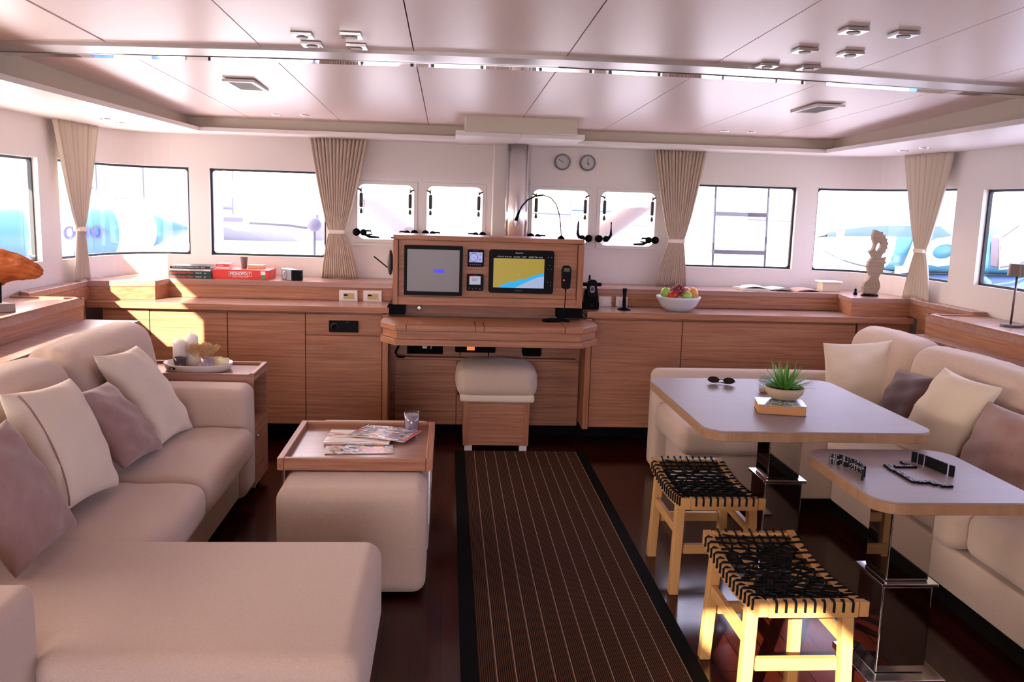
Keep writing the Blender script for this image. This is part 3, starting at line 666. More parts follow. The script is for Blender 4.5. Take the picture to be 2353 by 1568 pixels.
# gooseneck lamp
t = thing('gooseneck_lamp', 'thin black gooseneck chart lamp arching above the console', 'lamp', (.71, 5.45, 1.352))
obj('base', G().lathe([(.022, 0), (.022, .006), (.012, .016), (.006, .022)], (.706, 5.45, 1.352), 20), black, t, smooth=True)
pts = [(.706, 5.45, 1.37), (.700, 5.45, 1.44), (.690, 5.45, 1.50), (.668, 5.45, 1.565), (.632, 5.45, 1.605), (.585, 5.45, 1.620), (.535, 5.45, 1.612), (.49, 5.45, 1.588), (.455, 5.45, 1.550), (.435, 5.45, 1.510)]
obj('arm', G().tube(pts[:6], .0028), black, t, smooth=True); obj('neck', G().tube(pts[5:], .0048), black, t, smooth=True)
obj('lamp_head', G().cyl((.437, 5.45, 1.515), (.418, 5.45, 1.456), .007, .011), black, t, smooth=True)
# radar-style handset holder on the left side of the console
t = thing('cordless_receiver', 'dark receiver with a short stick aerial on the left flank of the console', 'receiver', (-.37, 5.5, 1.05))
obj('receiver_body', G().sphere((-.357, 5.5, 1.175), .07, 12, .26, .6, 1.15), grey_d, t, smooth=True); obj('aerial', G().tube([(-.345, 5.5, 1.12), (-.46, 5.5, 1.21)], .004), black, t)
obj('mount', G().box(-.352, -.336, 5.48, 5.52, 1.13, 1.20), black, t)
# helm stool
t = thing('helm_stool', 'square oak helm stool with a cream padded seat, under the desk', 'stool', (.325, 5.53, 0))
obj('stool_box', G().box(.118, .532, 5.345, 5.72, .042, .33), oak, t, bevel=.003)
for a in (.118, .498): obj('corner_post', G().box(a, a+.034, 5.341, 5.3445, .042, .33), oak_v, t)
obj('seat_cushion', G().cushion(.078, .573, 5.325, 5.75, .345, .545, .062, (.015, .012, .018), wr=.003, seed=3), fab, t, smooth=True)
obj('cushion_skirt', G().cushion(.095, .562, 5.33, 5.74, .322, .372, .015, (.0, .0, 0), n=10), fab_cream, t, smooth=True)
for a in (.128, .476):
    for b in (5.355, 5.66): obj('foot', G().box(a, a+.048, b, b+.05, 0, .041), frame_white, t, bevel=.003)
# mast post
t = thing('mast_post', 'polished steel mast compression post behind the helm console', 'post', (.462, 6.0, 1.016))
obj('post_tube', G().lathe([(.074, 1.016), (.074, zs_-.005)], (.462, 6.02, 0), 48, sx=1), steel, t, smooth=True)
obj('post_fillet', G().lathe([(.010, 1.016), (.010, zs_-.005)], (.395, 5.985, 0), 12), chrome, t, smooth=True); obj('post_fillet', G().lathe([(.010, 1.016), (.010, zs_-.005)], (.529, 5.985, 0), 12), chrome, t, smooth=True)
# gauges
for k, (gx, lab) in enumerate(((.791, 'round grey barometer on the wall, nearer the mast post'), (.969, 'round grey wall clock right of the barometer'))):
    t = thing('wall_gauge', lab, 'gauge' if k == 0 else 'clock', (gx, 6.2, 1.80), 'round gauges on the front wall')
    R = Matrix.Rotation(PI/2, 3, 'X')
    obj('gauge_case', G().lathe([(.056, 0), (.056, .02), (.052, .026), (.046, .026), (.045, .018)], (gx, 6.199, 1.862), 36, R), M('gauge_grey', '726e6c', .35, metal=.4) if k == 0 else MATS['gauge_grey'], t, smooth=False)
    obj('gauge_face', G().lathe([(.045, 0), (.045, .001)], (gx, 6.1795, 1.862), 36, R), M('gauge_face_white', 'b4b0b2', .4) if k == 0 else MATS['gauge_face_white'], t)
    g = G()
    for q in range(12):
        a = q*PI/6; g.cyl((gx+.036*math.cos(a), 6.178, 1.862+.036*math.sin(a)), (gx+.042*math.cos(a), 6.178, 1.862+.042*math.sin(a)), .0012, n=6)
    obj('gauge_marks', g, grey_d, t)
    a = 2.6 if k == 0 else 1.5; g = G().cyl((gx-.01*math.cos(a), 6.177, 1.862-.01*math.sin(a)), (gx+.032*math.cos(a), 6.177, 1.862+.032*math.sin(a)), .0018, n=6)
    if k: g.cyl((gx, 6.177, 1.862), (gx+.01, 6.177, 1.845), .002, n=6)
    obj('gauge_needle', g, black, t)
# socket plates
for x0, x1, lab, k in ((-.709, -.589, 'white socket plate with a beige insert, left of the pair by the helm', 0), (-.552, -.431, 'white socket plate with a beige insert, next to the helm console', 0), (1.023, 1.108, 'plain white switch plate behind the satellite phone', 1), (1.139, 1.220, 'plain white switch plate behind the small black tripod', 1)):
    t = thing('socket_plate', lab, 'socket', ((x0+x1)/2, 5.8, .92), 'white plates on the shelf face')
    zz = (.888, .966) if not k else (.895, .962)
    obj('plate', G().box(x0, x1, 5.788, 5.7995 if not k else 5.799, *zz), frame_white, t, bevel=.002)
    if not k:
        obj('insert', G().box(x0+.028, x1-.024, 5.784, 5.7875, .908, .946), M('beige_insert', 'b49c66', .4) if 'beige_insert' not in MATS else MATS['beige_insert'], t); obj('display', G().box(x0+.030, x0+.056, 5.7825, 5.7838, .928, .939), black, t)
    else: obj('rocker', G().box(x0+.022, x1-.022, 5.785, 5.7875, .91, .948), frame_white, t, bevel=.001)
# ------------------------------------------------------------------ left sofa
t = thing('sofa', 'long beige fabric sofa with a chaise end along the left side', 'sofa', (-1.2, 3.3, 0))
obj('sofa_base', G().box(-1.62, -1.0, 2.72, 4.20, .085, .29), fab, t, bevel=.012, seg=3)
obj('sofa_base', G().box(-1.62, -.36, 2.10, 2.71, .05, .20), fab, t, bevel=.012, seg=3)
obj('sofa_plinth', G().box(-1.58, -1.08, 2.1, 4.36, 0, .084), toe_black, t)
obj('seat_cushion', G().cushion(-1.50, -.918, 3.352, 4.185, .29, .455, .055, (.012, .004, .012), wr=.0035, seed=1), fab, t, smooth=True)
obj('seat_cushion', G().cushion(-1.50, -.918, 2.60, 3.348, .29, .455, .055, (.012, .004, .010), wr=.003, seed=2), fab, t, smooth=True)
def rprism(name, poly, z0, z1, mat, parent, r=.05):
    o = obj(name, G().prism(poly, z0, z1), mat, parent, smooth=True, weld=True)
    b = o.modifiers.new('bevel', 'BEVEL'); b.width = r; b.segments = 7; b.limit_method = 'ANGLE'; b.angle_limit = .6; return o
rprism('chaise_cushion', [(-1.55, 2.745), (-.195, 2.745), (-.195, 1.97), (-.955, 1.97), (-.985, 2.075), (-1.55, 2.075)], .175, .462, fab, t, .055)
obj('back_cushion', G().cushion(-1.60, -1.38, 3.50, 4.45, .42, .925, .085, (.02, .01, .012), shear=-.19, wr=.003, seed=5), fab, t, smooth=True)
obj('back_cushion', G().cushion(-1.60, -1.38, 2.52, 3.495, .42, .915, .085, (.02, .01, .012), shear=-.19, wr=.003, seed=6), fab, t, smooth=True)
obj('armrest', G().cushion(-1.62, -.968, 4.195, 4.44, .07, .625, .05, (.006, .004, .006), n=16), fab, t, smooth=True)
obj('armrest', G().cushion(-1.72, -.965, 1.66, 2.045, .03, .628, .03, (.004, .004, .006), n=16), fab, t, smooth=True)
# right sofa with its corner bench
t = thing('sofa', 'L-shaped beige fabric sofa on the right, wrapping the far end of the dining table', 'sofa', (2.3, 3.4, 0))
obj('sofa_base', G().box(1.985, 2.70, 1.6, 4.17, .10, .275), fab, t, bevel=.012, seg=3)
obj('sofa_base', G().box(1.80, 2.70, 4.18, 5.10, .10, .42), fab, t, bevel=.012, seg=3)
obj('sofa_plinth', G().box(2.04, 2.66, 1.6, 4.9, 0, .099), toe_black, t)
obj('seat_cushion', G().cushion(1.93, 2.55, 3.05, 4.17, .28, .455, .05, (.008, .004, .01), wr=.002, seed=8), fab, t, smooth=True)
obj('seat_cushion', G().cushion(1.985, 2.55, 1.6, 3.045, .28, .455, .05, (.008, .004, .012), wr=.002, seed=9), fab, t, smooth=True)
obj('seat_cushion', G().cushion(1.80, 2.55, 4.18, 4.95, .34, .455, .05, (.004, .004, .01), wr=.002, seed=9), fab, t, smooth=True)
obj('back_cushion', G().cushion(2.36, 2.58, 4.39, 5.08, .40, .895, .085, (.02, .01, .012), shear=.2, wr=.003, seed=10), fab, t, smooth=True)
obj('back_cushion', G().cushion(2.36, 2.58, 3.36, 4.385, .40, .890, .085, (.02, .01, .012), shear=.2, wr=.003, seed=11), fab, t, smooth=True)
obj('back_cushion', G().cushion(2.36, 2.58, 1.9, 3.355, .40, .890, .085, (.02, .01, .012), shear=.2, wr=.003, seed=12), fab, t, smooth=True)
obj('bench_base', G().box(1.285, 1.74, 4.36, 4.84, .06, .30), fab, t, bevel=.012, seg=3)
obj('seat_cushion', G().cushion(1.222, 1.745, 4.30, 4.895, .285, .445, .05, (.010, .006, .008), wr=.002, seed=13), fab, t, smooth=True)
obj('bench_back', G().cushion(1.215, 2.42, 4.90, 5.04, .03, .625, .045, (.0, .004, .004), n=16), fab, t, smooth=True)
# scatter cushions
PIL = [('pillow', 'cream cushion with a piped seam, nearest cream one on the left sofa', (-1.295, 2.985, .70), (.03, .43, -.035), (-.16, .01, .40), .17, fab_cream),
 ('pillow', 'dusty pink cushion between the two cream ones on the left sofa', (-1.285, 3.42, .655), (.02, .40, -.03), (-.13, -.24, .34), .13, fab_rose),
 ('pillow', 'cream cushion propped against the far armrest of the left sofa', (-1.31, 3.86, .675), (.03, .40, -.02), (-.20, -.14, .42), .15, fab_cream),
 ('pillow', 'dusty pink cushion cut by the left edge of the photo', (-1.255, 2.53, .67), (.02, .36, .02), (-.14, -.12, .38), .13, fab_rose),
 ('pillow', 'large cream cushion in the middle of the right sofa', (2.275, 3.72, .65), (.015, -.41, -.01), (.17, -.08, .40), .16, fab_cream),
 ('pillow', 'dark brown cushion half hidden by the dining table', (2.315, 4.14, .605), (.015, -.41, .03), (.15, .01, .34), .13, fab_brown),
 ('pillow', 'dusty pink cushion at the near end of the right sofa', (2.265, 3.26, .615), (.01, -.46, .01), (.15, .03, .34), .13, fab_rose),
 ('pillow', 'cream cushion standing in the far corner of the right sofa', (2.30, 4.62, .655), (.36, -.10, .04), (.01, .10, .40), .15, fab_cream)]
for k, (nm, lab, c, U, V, th, m) in enumerate(PIL):
    o = obj(nm, G().pillow(c, U, V, th, seed=k+3), m, smooth=True, weld=True); rebase(o, (c[0], c[1], c[2]-.2)); tag(o, lab, 'cushion', 'scatter cushions on the sofas')
    if k == 0:        # piped seam down one side
        Vv, Uu = Vector(V)/2, Vector(U)/2; N = Uu.cross(Vv).normalized(); a = -.84; pts = []
        for q in range(17):
            b = -.90+1.8*q/16; pts.append(tuple(Vector(c)+Uu*a*(1-.07*(1-b*b))+Vv*b+N*(((1-a*a)*(1-b*b))**.42*th/2+.004)))
        obj('piping', G().tube(pts, .0032, 6), fab_rose, o, smooth=True)
# ------------------------------------------------------------------ ottomans and coffee tray
t = thing('ottoman', 'tall beige cube ottoman in front of the coffee tray', 'ottoman', (-.35, 3.43, 0))
rprism('ottoman_cover', [(-.645, 3.245), (-.065, 3.245), (-.065, 3.575), (-.645, 3.575)], .02, .448, fab, t, .05)
t = thing('ottoman', 'beige cube ottoman standing under the oak coffee tray', 'ottoman', (-.35, 3.9, 0))
rprism('ottoman_cover', [(-.625, 3.60), (-.062, 3.60), (-.062, 4.33), (-.625, 4.33)], .02, .4635, fab, t, .045)
obj('foot', G().box(-.60, -.09, 3.66, 4.2, 0, .02), toe_black, t)
t = thing('tray_table', 'oak coffee tray with raised rim and chrome side brackets, magazines on top', 'coffee table', (-.36, 3.82, .455))
obj('tray_floor', G().box(-.672, -.05, 3.49, 4.10, .464, .478), oak_top, t)
for a in ((-.678, -.650), (-.074, -.046)): obj('tray_side', G().box(a[0], a[1], 3.48, 4.11, .455, .506), oak_y, t, bevel=.003)
for a in ((3.48, 3.508), (4.082, 4.11)): obj('tray_end', G().box(-.6495, -.0745, a[0], a[1], .455, .506), oak, t, bevel=.003)
for xx in (-.655, -.06):
    obj('bracket_or_dark_gap', G().box(xx-.0035, xx+.0035, 3.50, 3.512, .22, .4545).box(xx-.0035, xx+.0035, 4.06, 4.072, .22, .4545).box(xx-.0035, xx+.0035, 3.512, 4.06, .22, .232), chrome, t)
# magazines
mag_r = ramp_noise(M('magazine_red_cover', 'b03030', .22, spec=.7), ['c8352c', 'e8e2e0', '5c5868', '8f8ca4', 'c8b8a0', '3a3844'], (9, 24, 30), 2); mag_w = ramp_noise(M('magazine_white_cover', 'e0dad2', .18, spec=.8), ['e2dcd6', 'e8e4de', 'd8cfc6', 'b87868'], (7, 40, 20), 1); mag_d = ramp_noise(M('magazine_dark_cover', '403040', .2, spec=.8), ['8c8090', 'd8d2d8', '2a2430', 'c8904c', 'c05050'], (12, 26, 20), 2)
def sheet(name, c, ax, wd, hg, z, th, label, cov, edge, group, bend=0):
    ax = math.radians(ax); X = Vector((math.cos(ax), math.sin(ax), 0)); Y = Vector((-X.y, X.x, 0)); c = Vector((c[0], c[1], 0)); n = 6
    t = thing(name, label, 'magazine', (c.x, c.y, z), group)
    def sl(z0, z1, e):
        g = G(); v = []; f = []
        for i in range(n+1):
            u = -wd/2+wd*i/n; q = bend*math.sin(PI*i/n)
            for s in (-1, 1):
                for zz in (z0, z1): p = c+X*(u+(e if i == n else -e if i == 0 else 0))+Y*(s*(hg/2+e)); v.append((p.x, p.y, zz+q))
        for i in range(n):
            a = i*4; f += [(a, a+4, a+6, a+2), (a+1, a+3, a+7, a+5), (a, a+1, a+5, a+4), (a+2, a+6, a+7, a+3)]
        f += [(0, 2, 3, 1), (n*4, n*4+1, n*4+3, n*4+2)]; return g.add(v, f)
    obj('pages', sl(z+.0004, z+th-.0009, -.001), edge, t); obj('cover', sl(z+th-.0008, z+th, 0), cov, t); return t, X, Y, c
tt, X, Y, c = sheet('magazine', (-.37, 3.745), 4, .29, .21, .4785, .004, 'dark glossy magazine at the bottom of the pile on the coffee tray', mag_d, page, 'magazines on the coffee tray')
tt, X, Y, c = sheet('magazine', (-.385, 3.885), -2, .29, .22, .4830, .008, 'white glossy magazine in the middle of the pile on the coffee tray', mag_w, page, 'magazines on the coffee tray')
tt, X, Y, c = sheet('magazine', (-.275, 3.93), -20, .28, .21, .4915, .005, 'red bordered magazine on top of the pile on the coffee tray', mag_r, page, 'magazines on the coffee tray', .004)
text('magazine_title', 'LIVING', letter_w, tt, tuple(c+Y*.075-X*.06+Vector((0, 0, .5012))), X, Y, .045, .13, .0002)
obj('red_border', G().add([tuple(c+X*a+Y*b+Vector((0, 0, z_))) for a, b, z_ in ((-.14, -.105, .4969), (.14, -.105, .4969), (.14, -.093, .4972), (-.14, -.093, .4972))], [(0, 1, 2, 3)]).add([tuple(c+X*a+Y*b+Vector((0, 0, z_))) for a, b, z_ in ((.128, -.105, .4971), (.14, -.105, .4969), (.14, .105, .4969), (.128, .105, .4971))], [(0, 1, 2, 3)]), red_box, tt)
# candle glass on the tray
def jar(name, label, c, r0, r1, h, fill, wax, gm, cat='candle', base=.012):
    t = thing(name, label, cat, c)
    k = .003
    obj('glass', G().lathe([(r0*.9, 0), (r0, .002), (r1, h), (r1-k, h), (r0-k, base), (.001, base)], c, 32, cap=True), gm, t, smooth=True)
    obj('wax', G().lathe([(r0-k-.0008, base+.0006), (r0-k+(r1-r0)*fill/h-.001, fill), (.001, fill-.001)], c, 32), wax, t, smooth=False)
    if base > .014: obj('glass_foot', G().lathe([(r0*.86, .001), (r0-.001, .004), (r0-.0025, base-.0008), (.001, base-.0008)], c, 32), chrome, t, smooth=False)
    obj('wick', G().cyl((c[0], c[1], c[2]+fill), (c[0], c[1], c[2]+fill+.007), .001, n=6), black, t); return t
jar('candle_glass', 'grey wax candle in a clear heavy glass on the coffee tray', (-.155, 4.02, .4785), .034, .037, .098, .085, wax_grey, glass_clear, base=.016)
# ------------------------------------------------------------------ side table with the candle tray
t = thing('side_table', 'oak side table with raised rim and open niche, between left sofa and cabinets', 'side table', (-1.3, 4.62, 0))
X0, X1, Y0, Y1 = -1.62, -.978, 4.46, 4.80
obj('table_top', G().box(X0, X1, Y0, Y1, .620, .645), oak_top, t)
obj('rim', G().box(X1-.024, X1, Y0, Y1, .6455, .660), oak_y, t, bevel=.002); obj('rim', G().box(X0, X1-.0245, Y1-.022, Y1, .6455, .660), oak, t, bevel=.002); obj('rim', G().box(X0, X1-.0245, Y0, Y0+.018, .6455, .655), oak, t)
obj('side_panel', G().box(X0, X1-.004, Y0, Y0+.02, .05, .6195), oak, t); obj('side_panel', G().box(X0, X1-.004, Y1-.02, Y1, .05, .6195), oak, t)
obj('back_panel', G().box(X0, X0+.02, Y0+.02, Y1-.02, .05, .6195), oak_y, t); obj('niche_floor', G().box(X0+.02, X1-.004, Y0+.02, Y1-.02, .36, .385), oak_y, t)
dd = obj('door', G().box(X1-.022, X1-.004, Y0+.022, Y1-.022, .055, .355), oak_y, t, bevel=.002); obj('door_knob', G().lathe([(.006, 0), (.009, .006), (.006, .012)], (X1-.004, 4.52, .315), 14, Matrix.Rotation(PI/2, 3, 'Y')), chrome, dd)
obj('plinth', G().box(X0+.03, X1-.05, Y0+.02, Y1-.02, 0, .05), toe_black, t)
# oval tray
TC = (-1.30, 4.625)
t = thing('oval_tray', 'white oval enamel tray with slot handles holding candles and coral', 'tray', (TC[0], TC[1], .6455))
obj('tray_shell', G().lathe([(.150, 0), (.163, .001), (.176, .036), (.176, .040), (.172, .040), (.160, .005), (.001, .005)], (TC[0], TC[1], .646), 56, sx=1, sy=.78), tray_white, t, smooth=True)
obj('slot_handle', G().tube([(TC[0]-.117, TC[1]-.104, .669), (TC[0]-.088, TC[1]-.1185, .669)], .0065), black, t); obj('slot_rim', G().tube([(TC[0]-.112, TC[1]-.110, .6685), (TC[0]-.095, TC[1]-.1185, .6685)], .004), chrome, t)
TZ = .6515
def pillar(c, r, h, lab):
    o = obj('pillar_candle', G().lathe([(r, 0), (r, h*.86), (r*.93, h*.91), (r*.6, h*.97), (r*.2, h), (.001, h)], c, 28), wax_white, smooth=True); rebase(o, c)
    obj('wick', G().cyl((c[0], c[1], c[2]+h-.002), (c[0], c[1], c[2]+h+.008), .001, n=6), grey_d, o); return tag(o, lab, 'candle', 'candles on the oval tray')
pillar((-1.405, 4.655, TZ), .034, .150, 'tall white pillar candle at the left end of the oval tray')
pillar((-1.355, 4.70, TZ), .033, .175, 'tallest white pillar candle, just behind the left one on the oval tray')
jar('glass_candle', 'dark plum candle in a smoky glass at the front left of the oval tray', (-1.375, 4.56, TZ), .027, .033, .068, .060, M('plum_wax', '4a3440', .5), smoke_glass)
jar('glass_candle', 'mauve candle in a pink-grey glass right of the coral', (-1.235, 4.555, TZ), .028, .034, .070, .060, wax_grey, mauve_glass)
for q, (c, lab) in enumerate((((-1.215, 4.68, TZ), 'small cream votive candle at the back right of the oval tray'), ((-1.168, 4.622, TZ), 'small cream votive candle at the right end of the oval tray'))):
    o = obj('votive_candle', G().lathe([(.024, 0), (.027, .045+.006*q), (.025, .050+.006*q), (.022, .044+.006*q), (.001, .043+.006*q)], c, 24), wax_cream, smooth=True); rebase(o, c); tag(o, lab, 'candle', 'candles on the oval tray')
# dried coral: branching twigs on a clear block
t = thing('dried_coral', 'bushy tan piece of dried coral standing in the middle of the oval tray', 'coral', (-1.29, 4.64, TZ)); g = G(); rnd = random.Random(4)
def branch(p, d, l, r, dep):
    q = p+d*l; g.tube([tuple(p), tuple(q)], [r, r*.75], 5)
    if dep == 0: g.sphere(tuple(q), r*1.5, 4); return
    for k in range(3):
        e = (d+Vector((rnd.uniform(-.8, .8), rnd.uniform(-.5, .5), rnd.uniform(-.15, .6)))*.75).normalized(); branch(q, e, l*rnd.uniform(.62, .9), r*.8, dep-1)
for k in range(6): branch(Vector((-1.295+.004*k, 4.64, TZ+.025)), Vector((-.6+.26*k, rnd.uniform(-.2, .2), 1)).normalized(), .029, .0030, 5)
obj('coral_twigs', g, coral_m, t); obj('clear_stand', G().box(-1.315, -1.275, 4.62, 4.66, TZ, TZ+.026), glass_clear, t, bevel=.003)
# ------------------------------------------------------------------ dining tables
def table(name, label, x0, x1, y0, y1, z, px, py, cz, wdt, r=.09):
    t = thing(name, label, 'table', ((x0+x1)/2, (y0+y1)/2, 0))
    obj('table_top', rslab(x0+.0015, x1-.0015, y0+.0015, y1-.0015, z-.006, z, r, 10), table_lam, t); obj('top_edge', rslab(x0, x1, y0, y1, z-.042, z-.0062, r, 10), table_edge, t, bevel=.003)
    a, b = wdt/2, wdt/2+.012
    obj('pedestal_column', G().box(px-a, px+a, py-a, py+a, cz+.012, z-.043), ped_m, t, bevel=.006)
    obj('pedestal_collar', G().box(px-b-.012, px+b+.012, py-b-.012, py+b+.012, cz, cz+.012), chrome, t, bevel=.002)
    obj('pedestal_base', G().box(px-b, px+b, py-b, py+b, .012, cz-.0005), ped_m, t, bevel=.006); obj('floor_plate', G().box(px-b-.05, px+b+.05, py-b-.05, py+b+.05, 0, .0115), chrome, t, bevel=.003)
    return t
table('dining_table', 'large wood-topped dining table with rounded corners and the potted plant', 1.005, 1.925, 3.17, 4.22, .72, 1.475, 3.63, .395, .145)
table('dining_table', 'smaller lower wood-topped table with the dominoes', 1.385, 1.955, 2.565, 3.185, .65, 1.565, 2.745, .325, .150)
# ------------------------------------------------------------------ woven stools
def woven_stool(label, cx, cy):
    """cx, cy = centre; long side runs fore and aft; saddle-shaped rope seat"""
    t = thing('woven_stool', label, 'stool', (cx, cy, 0), 'two woven rope stools'); hw, hl, zt = .165, .285, .435
    sag = lambda y: zt-.034*(1-((y-cy)/hl)**2)
    n = 12; ysv = [cy-hl+2*hl*i/n for i in range(n+1)]
    for s in (-1, 1):             # curved side rails
        g = G(); a, b = sorted((cx+s*hw, cx+s*(hw-.028)))
        for i in range(n):
            p, q = ysv[i], ysv[i+1]; g.hexa([(a, p, sag(p)-.046), (b, p, sag(p)-.046), (b, q, sag(q)-.046), (a, q, sag(q)-.046)], [(a, p, sag(p)), (b, p, sag(p)), (b, q, sag(q)), (a, q, sag(q))])
        obj('side_rail', g, beech, t, weld=True, smooth=False)
        obj('end_rail', G().box(cx-hw+.03, cx+hw-.03, *sorted((cy+s*hl, cy+s*(hl-.03))), zt-.050, zt-.001), beech_x, t, bevel=.003)
    LZ = zt-.07; sp = .06
    for sx in (-1, 1):
        for sy in (-1, 1):
            a, b = cx+sx*(hw-.017), cy+sy*(hl-.105); c_, d = cx+sx*(hw-.004), b+sy*sp*.25
            k = .0185
            obj('leg', G().hexa([(c_-k, d-k, 0), (c_+k, d-k, 0), (c_+k, d+k, 0), (c_-k, d+k, 0)], [(a-k, b-k, LZ+.012), (a+k, b-k, LZ+.012), (a+k, b+k, LZ+.012), (a-k, b+k, LZ+.012)]), beech, t, bevel=.003)
    for sy in (-1, 1):
        b = cy+sy*(hl-.105+.007); obj('stretcher', G().box(cx-hw+.036, cx+hw-.036, b-.011, b+.011, .17, .21), beech_x, t, bevel=.002)
    for sx in (-1, 1):
        a = cx+sx*(hw-.012); obj('stretcher', G().box(a-.010, a+.010, cy-hl+.125, cy+hl-.125, .245, .283), beech, t, bevel=.002)
    rnd = random.Random(2)
    g = G(); N = 9                 # fore-and-aft cords hooked round the end rails
    for k in range(N):
        x = cx-hw+.05+(2*hw-.10)*k/(N-1); j = [rnd.uniform(-.006, .006) for _ in range(20)]
        pts = [(x, cy-hl-.0035, zt-.030), (x, cy-hl-.0035, zt-.004), (x, cy-hl+.004, zt+.004)]
        for i in range(1, 14):
            y = cy-hl+2*hl*i/14; pts.append((x+(.011*(1 if (i+k) % 2 else -1) if 2 < i < 12 else 0)+j[i]*.4, y, sag(y)-.002+(.004 if (i+k) % 2 else -.004)))
        pts += [(x, cy+hl-.004, zt+.004), (x, cy+hl+.0035, zt-.004), (x, cy+hl+.0035, zt-.030)]
        g.tube(pts, .0041, 6)
    obj('seat_cords', g, rope, t, smooth=True)
    g = G(); N2 = 15               # cross cords hooked round the side rails
    for k in range(N2):
        y = cy-hl+.045+(2*hl-.09)*k/(N2-1); z = sag(y)
        pts = [(cx-hw-.0035, y, z-.034), (cx-hw-.0035, y, z-.003), (cx-hw+.006, y, z+.004)]
        for i in range(1, 12):
            x = cx-hw+2*hw*i/12; pts.append((x, y+.013*(1 if (i+k) % 2 else -1)*(1 if 1 < i < 11 else 0), z-.002+(.004 if (i+k) % 2 == 0 else -.003)))
        pts += [(cx+hw-.006, y, z+.004), (cx+hw+.0035, y, z-.003), (cx+hw+.0035, y, z-.034)]
        g.tube(pts, .0041, 6)
    obj('seat_cords', g, rope, t, smooth=True)
    g = G()
    for k in range(7):            # diagonal binders
        s = 1 if k % 2 else -1; y0_ = cy-hl*.75+1.5*hl*k/7; pts = []
        for i in range(8):
            x = cx+s*(-hw+.05)+s*(2*hw-.10)*i/7; y = y0_+.11*i/7; pts.append((x, y, sag(y)+.001))
        g.tube(pts, .0033, 6)
    obj('seat_cords', g, rope, t, smooth=True)
    return t
woven_stool('woven black rope stool farther from the camera, under the dining table edge', 1.105, 3.50)
woven_stool('woven black rope stool nearest the camera, its front lit by the sun', 1.085, 2.60)
# ------------------------------------------------------------------ rug runner
t = thing('runner_rug', 'dark ribbed runner rug with pale pinstripes and a black border', 'rug', (.48, 3.0, 0))
obj('rug_border', G().box(.068, .892, -.5, 5.345, .0005, .007), black_m, t); obj('rug_field', G().box(.128, .838, -.45, 5.337, .0071, .0085), rug_m, t)
# ------------------------------------------------------------------ curtains
def curtain(label, P0, dirv, nrm, ztop, ztie, zbot, top, tie, bot, pleats, amp, m=curtain_m, side=1):
    """P0 + a*dirv = place along the wall; top/tie/bot = (a0, a1) extents at those heights"""
    t = thing('curtain', label, 'curtain', (P0[0]+dirv[0]*sum(bot)/2, P0[1]+dirv[1]*sum(bot)/2, zbot), 'tied back curtains')
    dx, dy = dirv; nx, ny = nrm; n = pleats*8; rows = 34; v = []; f = []; rnd = random.Random(pleats); ph = [rnd.uniform(-.4, .4) for _ in range(pleats+1)]
    for j in range(rows+1):
        q = j/rows; z = ztop+(zbot-ztop)*q
        if z > ztie:
            u = (z-ztie)/(ztop-ztie); k = u**.8; a0 = tie[0]+(top[0]-tie[0])*k; a1 = tie[1]+(top[1]-tie[1])*k
        else:
            u = (ztie-z)/(ztie-zbot); k = u**.75; a0 = tie[0]+(bot[0]-tie[0])*k; a1 = tie[1]+(bot[1]-tie[1])*k
        am = amp*(.55+.45*abs(z-ztie)/(ztop-ztie))
        for i in range(n+1):
            s = i/n; w_ = s*pleats+ph[int(s*pleats)]*.15
            d = am*math.sin(2*PI*w_)+.010*math.sin(PI*s)*(1 if z > ztie else .6); a = a0+(a1-a0)*s+.12*(a1-a0)/pleats*math.sin(4*PI*w_)
            v.append((P0[0]+dx*a+nx*(.045+d), P0[1]+dy*a+ny*(.045+d), z-(.006*math.sin(7*s+1) if j == rows else 0)))
    for j in range(rows):
        for i in range(n): q = j*(n+1)+i; f.append((q, q+1, q+n+2, q+n+1))
    obj('cloth', G().add(v, f), m, t, smooth=True, mods=[('SOLIDIFY', dict(thickness=.003))])
    e = .006; g = G(); g2 = []
    c = [(tie[0]-e, .020), (tie[1]+e, .020), (tie[1]+e, .068), (tie[0]-e, .068)]
    g.prism([(P0[0]+dx*a+nx*d, P0[1]+dy*a+ny*d) for a, d in c], ztie-.014, ztie+.014)
    obj('tie_band', g, curtain_l, t, bevel=.006); return t
curtain('pleated curtain between the left front window and the portlights', (0, 6.15), (1, 0), (0, -1), zs_-.003, 1.335, 1.018, (-.945, -.55), (-.815, -.715), (-.87, -.62), 15, .022)
curtain('pleated curtain between the portlights and the right front window', (0, 6.15), (1, 0), (0, -1), zs_-.003, 1.335, 1.018, (1.42, 1.80), (1.565, 1.665), (1.475, 1.71), 15, .022)
pL, pR = W(s_at(y=5.28), 0), W(s_at(y=5.80), 0); L_ = math.hypot(pR[0]-pL[0], pR[1]-pL[1]); dL = ((pR[0]-pL[0])/L_, (pR[1]-pL[1])/L_)
curtain('pale curtain in the left corner beside the striped inflatable outside', pL, dL, (dL[1], -dL[0]), zs_-.003, 1.33, 1.022, (.0, .50), (.205, .275), (.165, .32), 8, .018, curtain_p)
pL, pR = W(s_at(y=5.80, right=True), 0), W(s_at(y=5.28, right=True), 0); dR = ((pR[0]-pL[0])/L_, (pR[1]-pL[1])/L_)
L_ = math.hypot(pR[0]-pL[0], pR[1]-pL[1]); dR = ((pR[0]-pL[0])/L_, (pR[1]-pL[1])/L_)
curtain('pale curtain in the right corner between corner and side windows', pL, dR, (dR[1], -dR[0]), zs_-.003, 1.335, 1.022, (.02, .50), (.23, .32), (.14, .40), 8, .018, curtain_p)
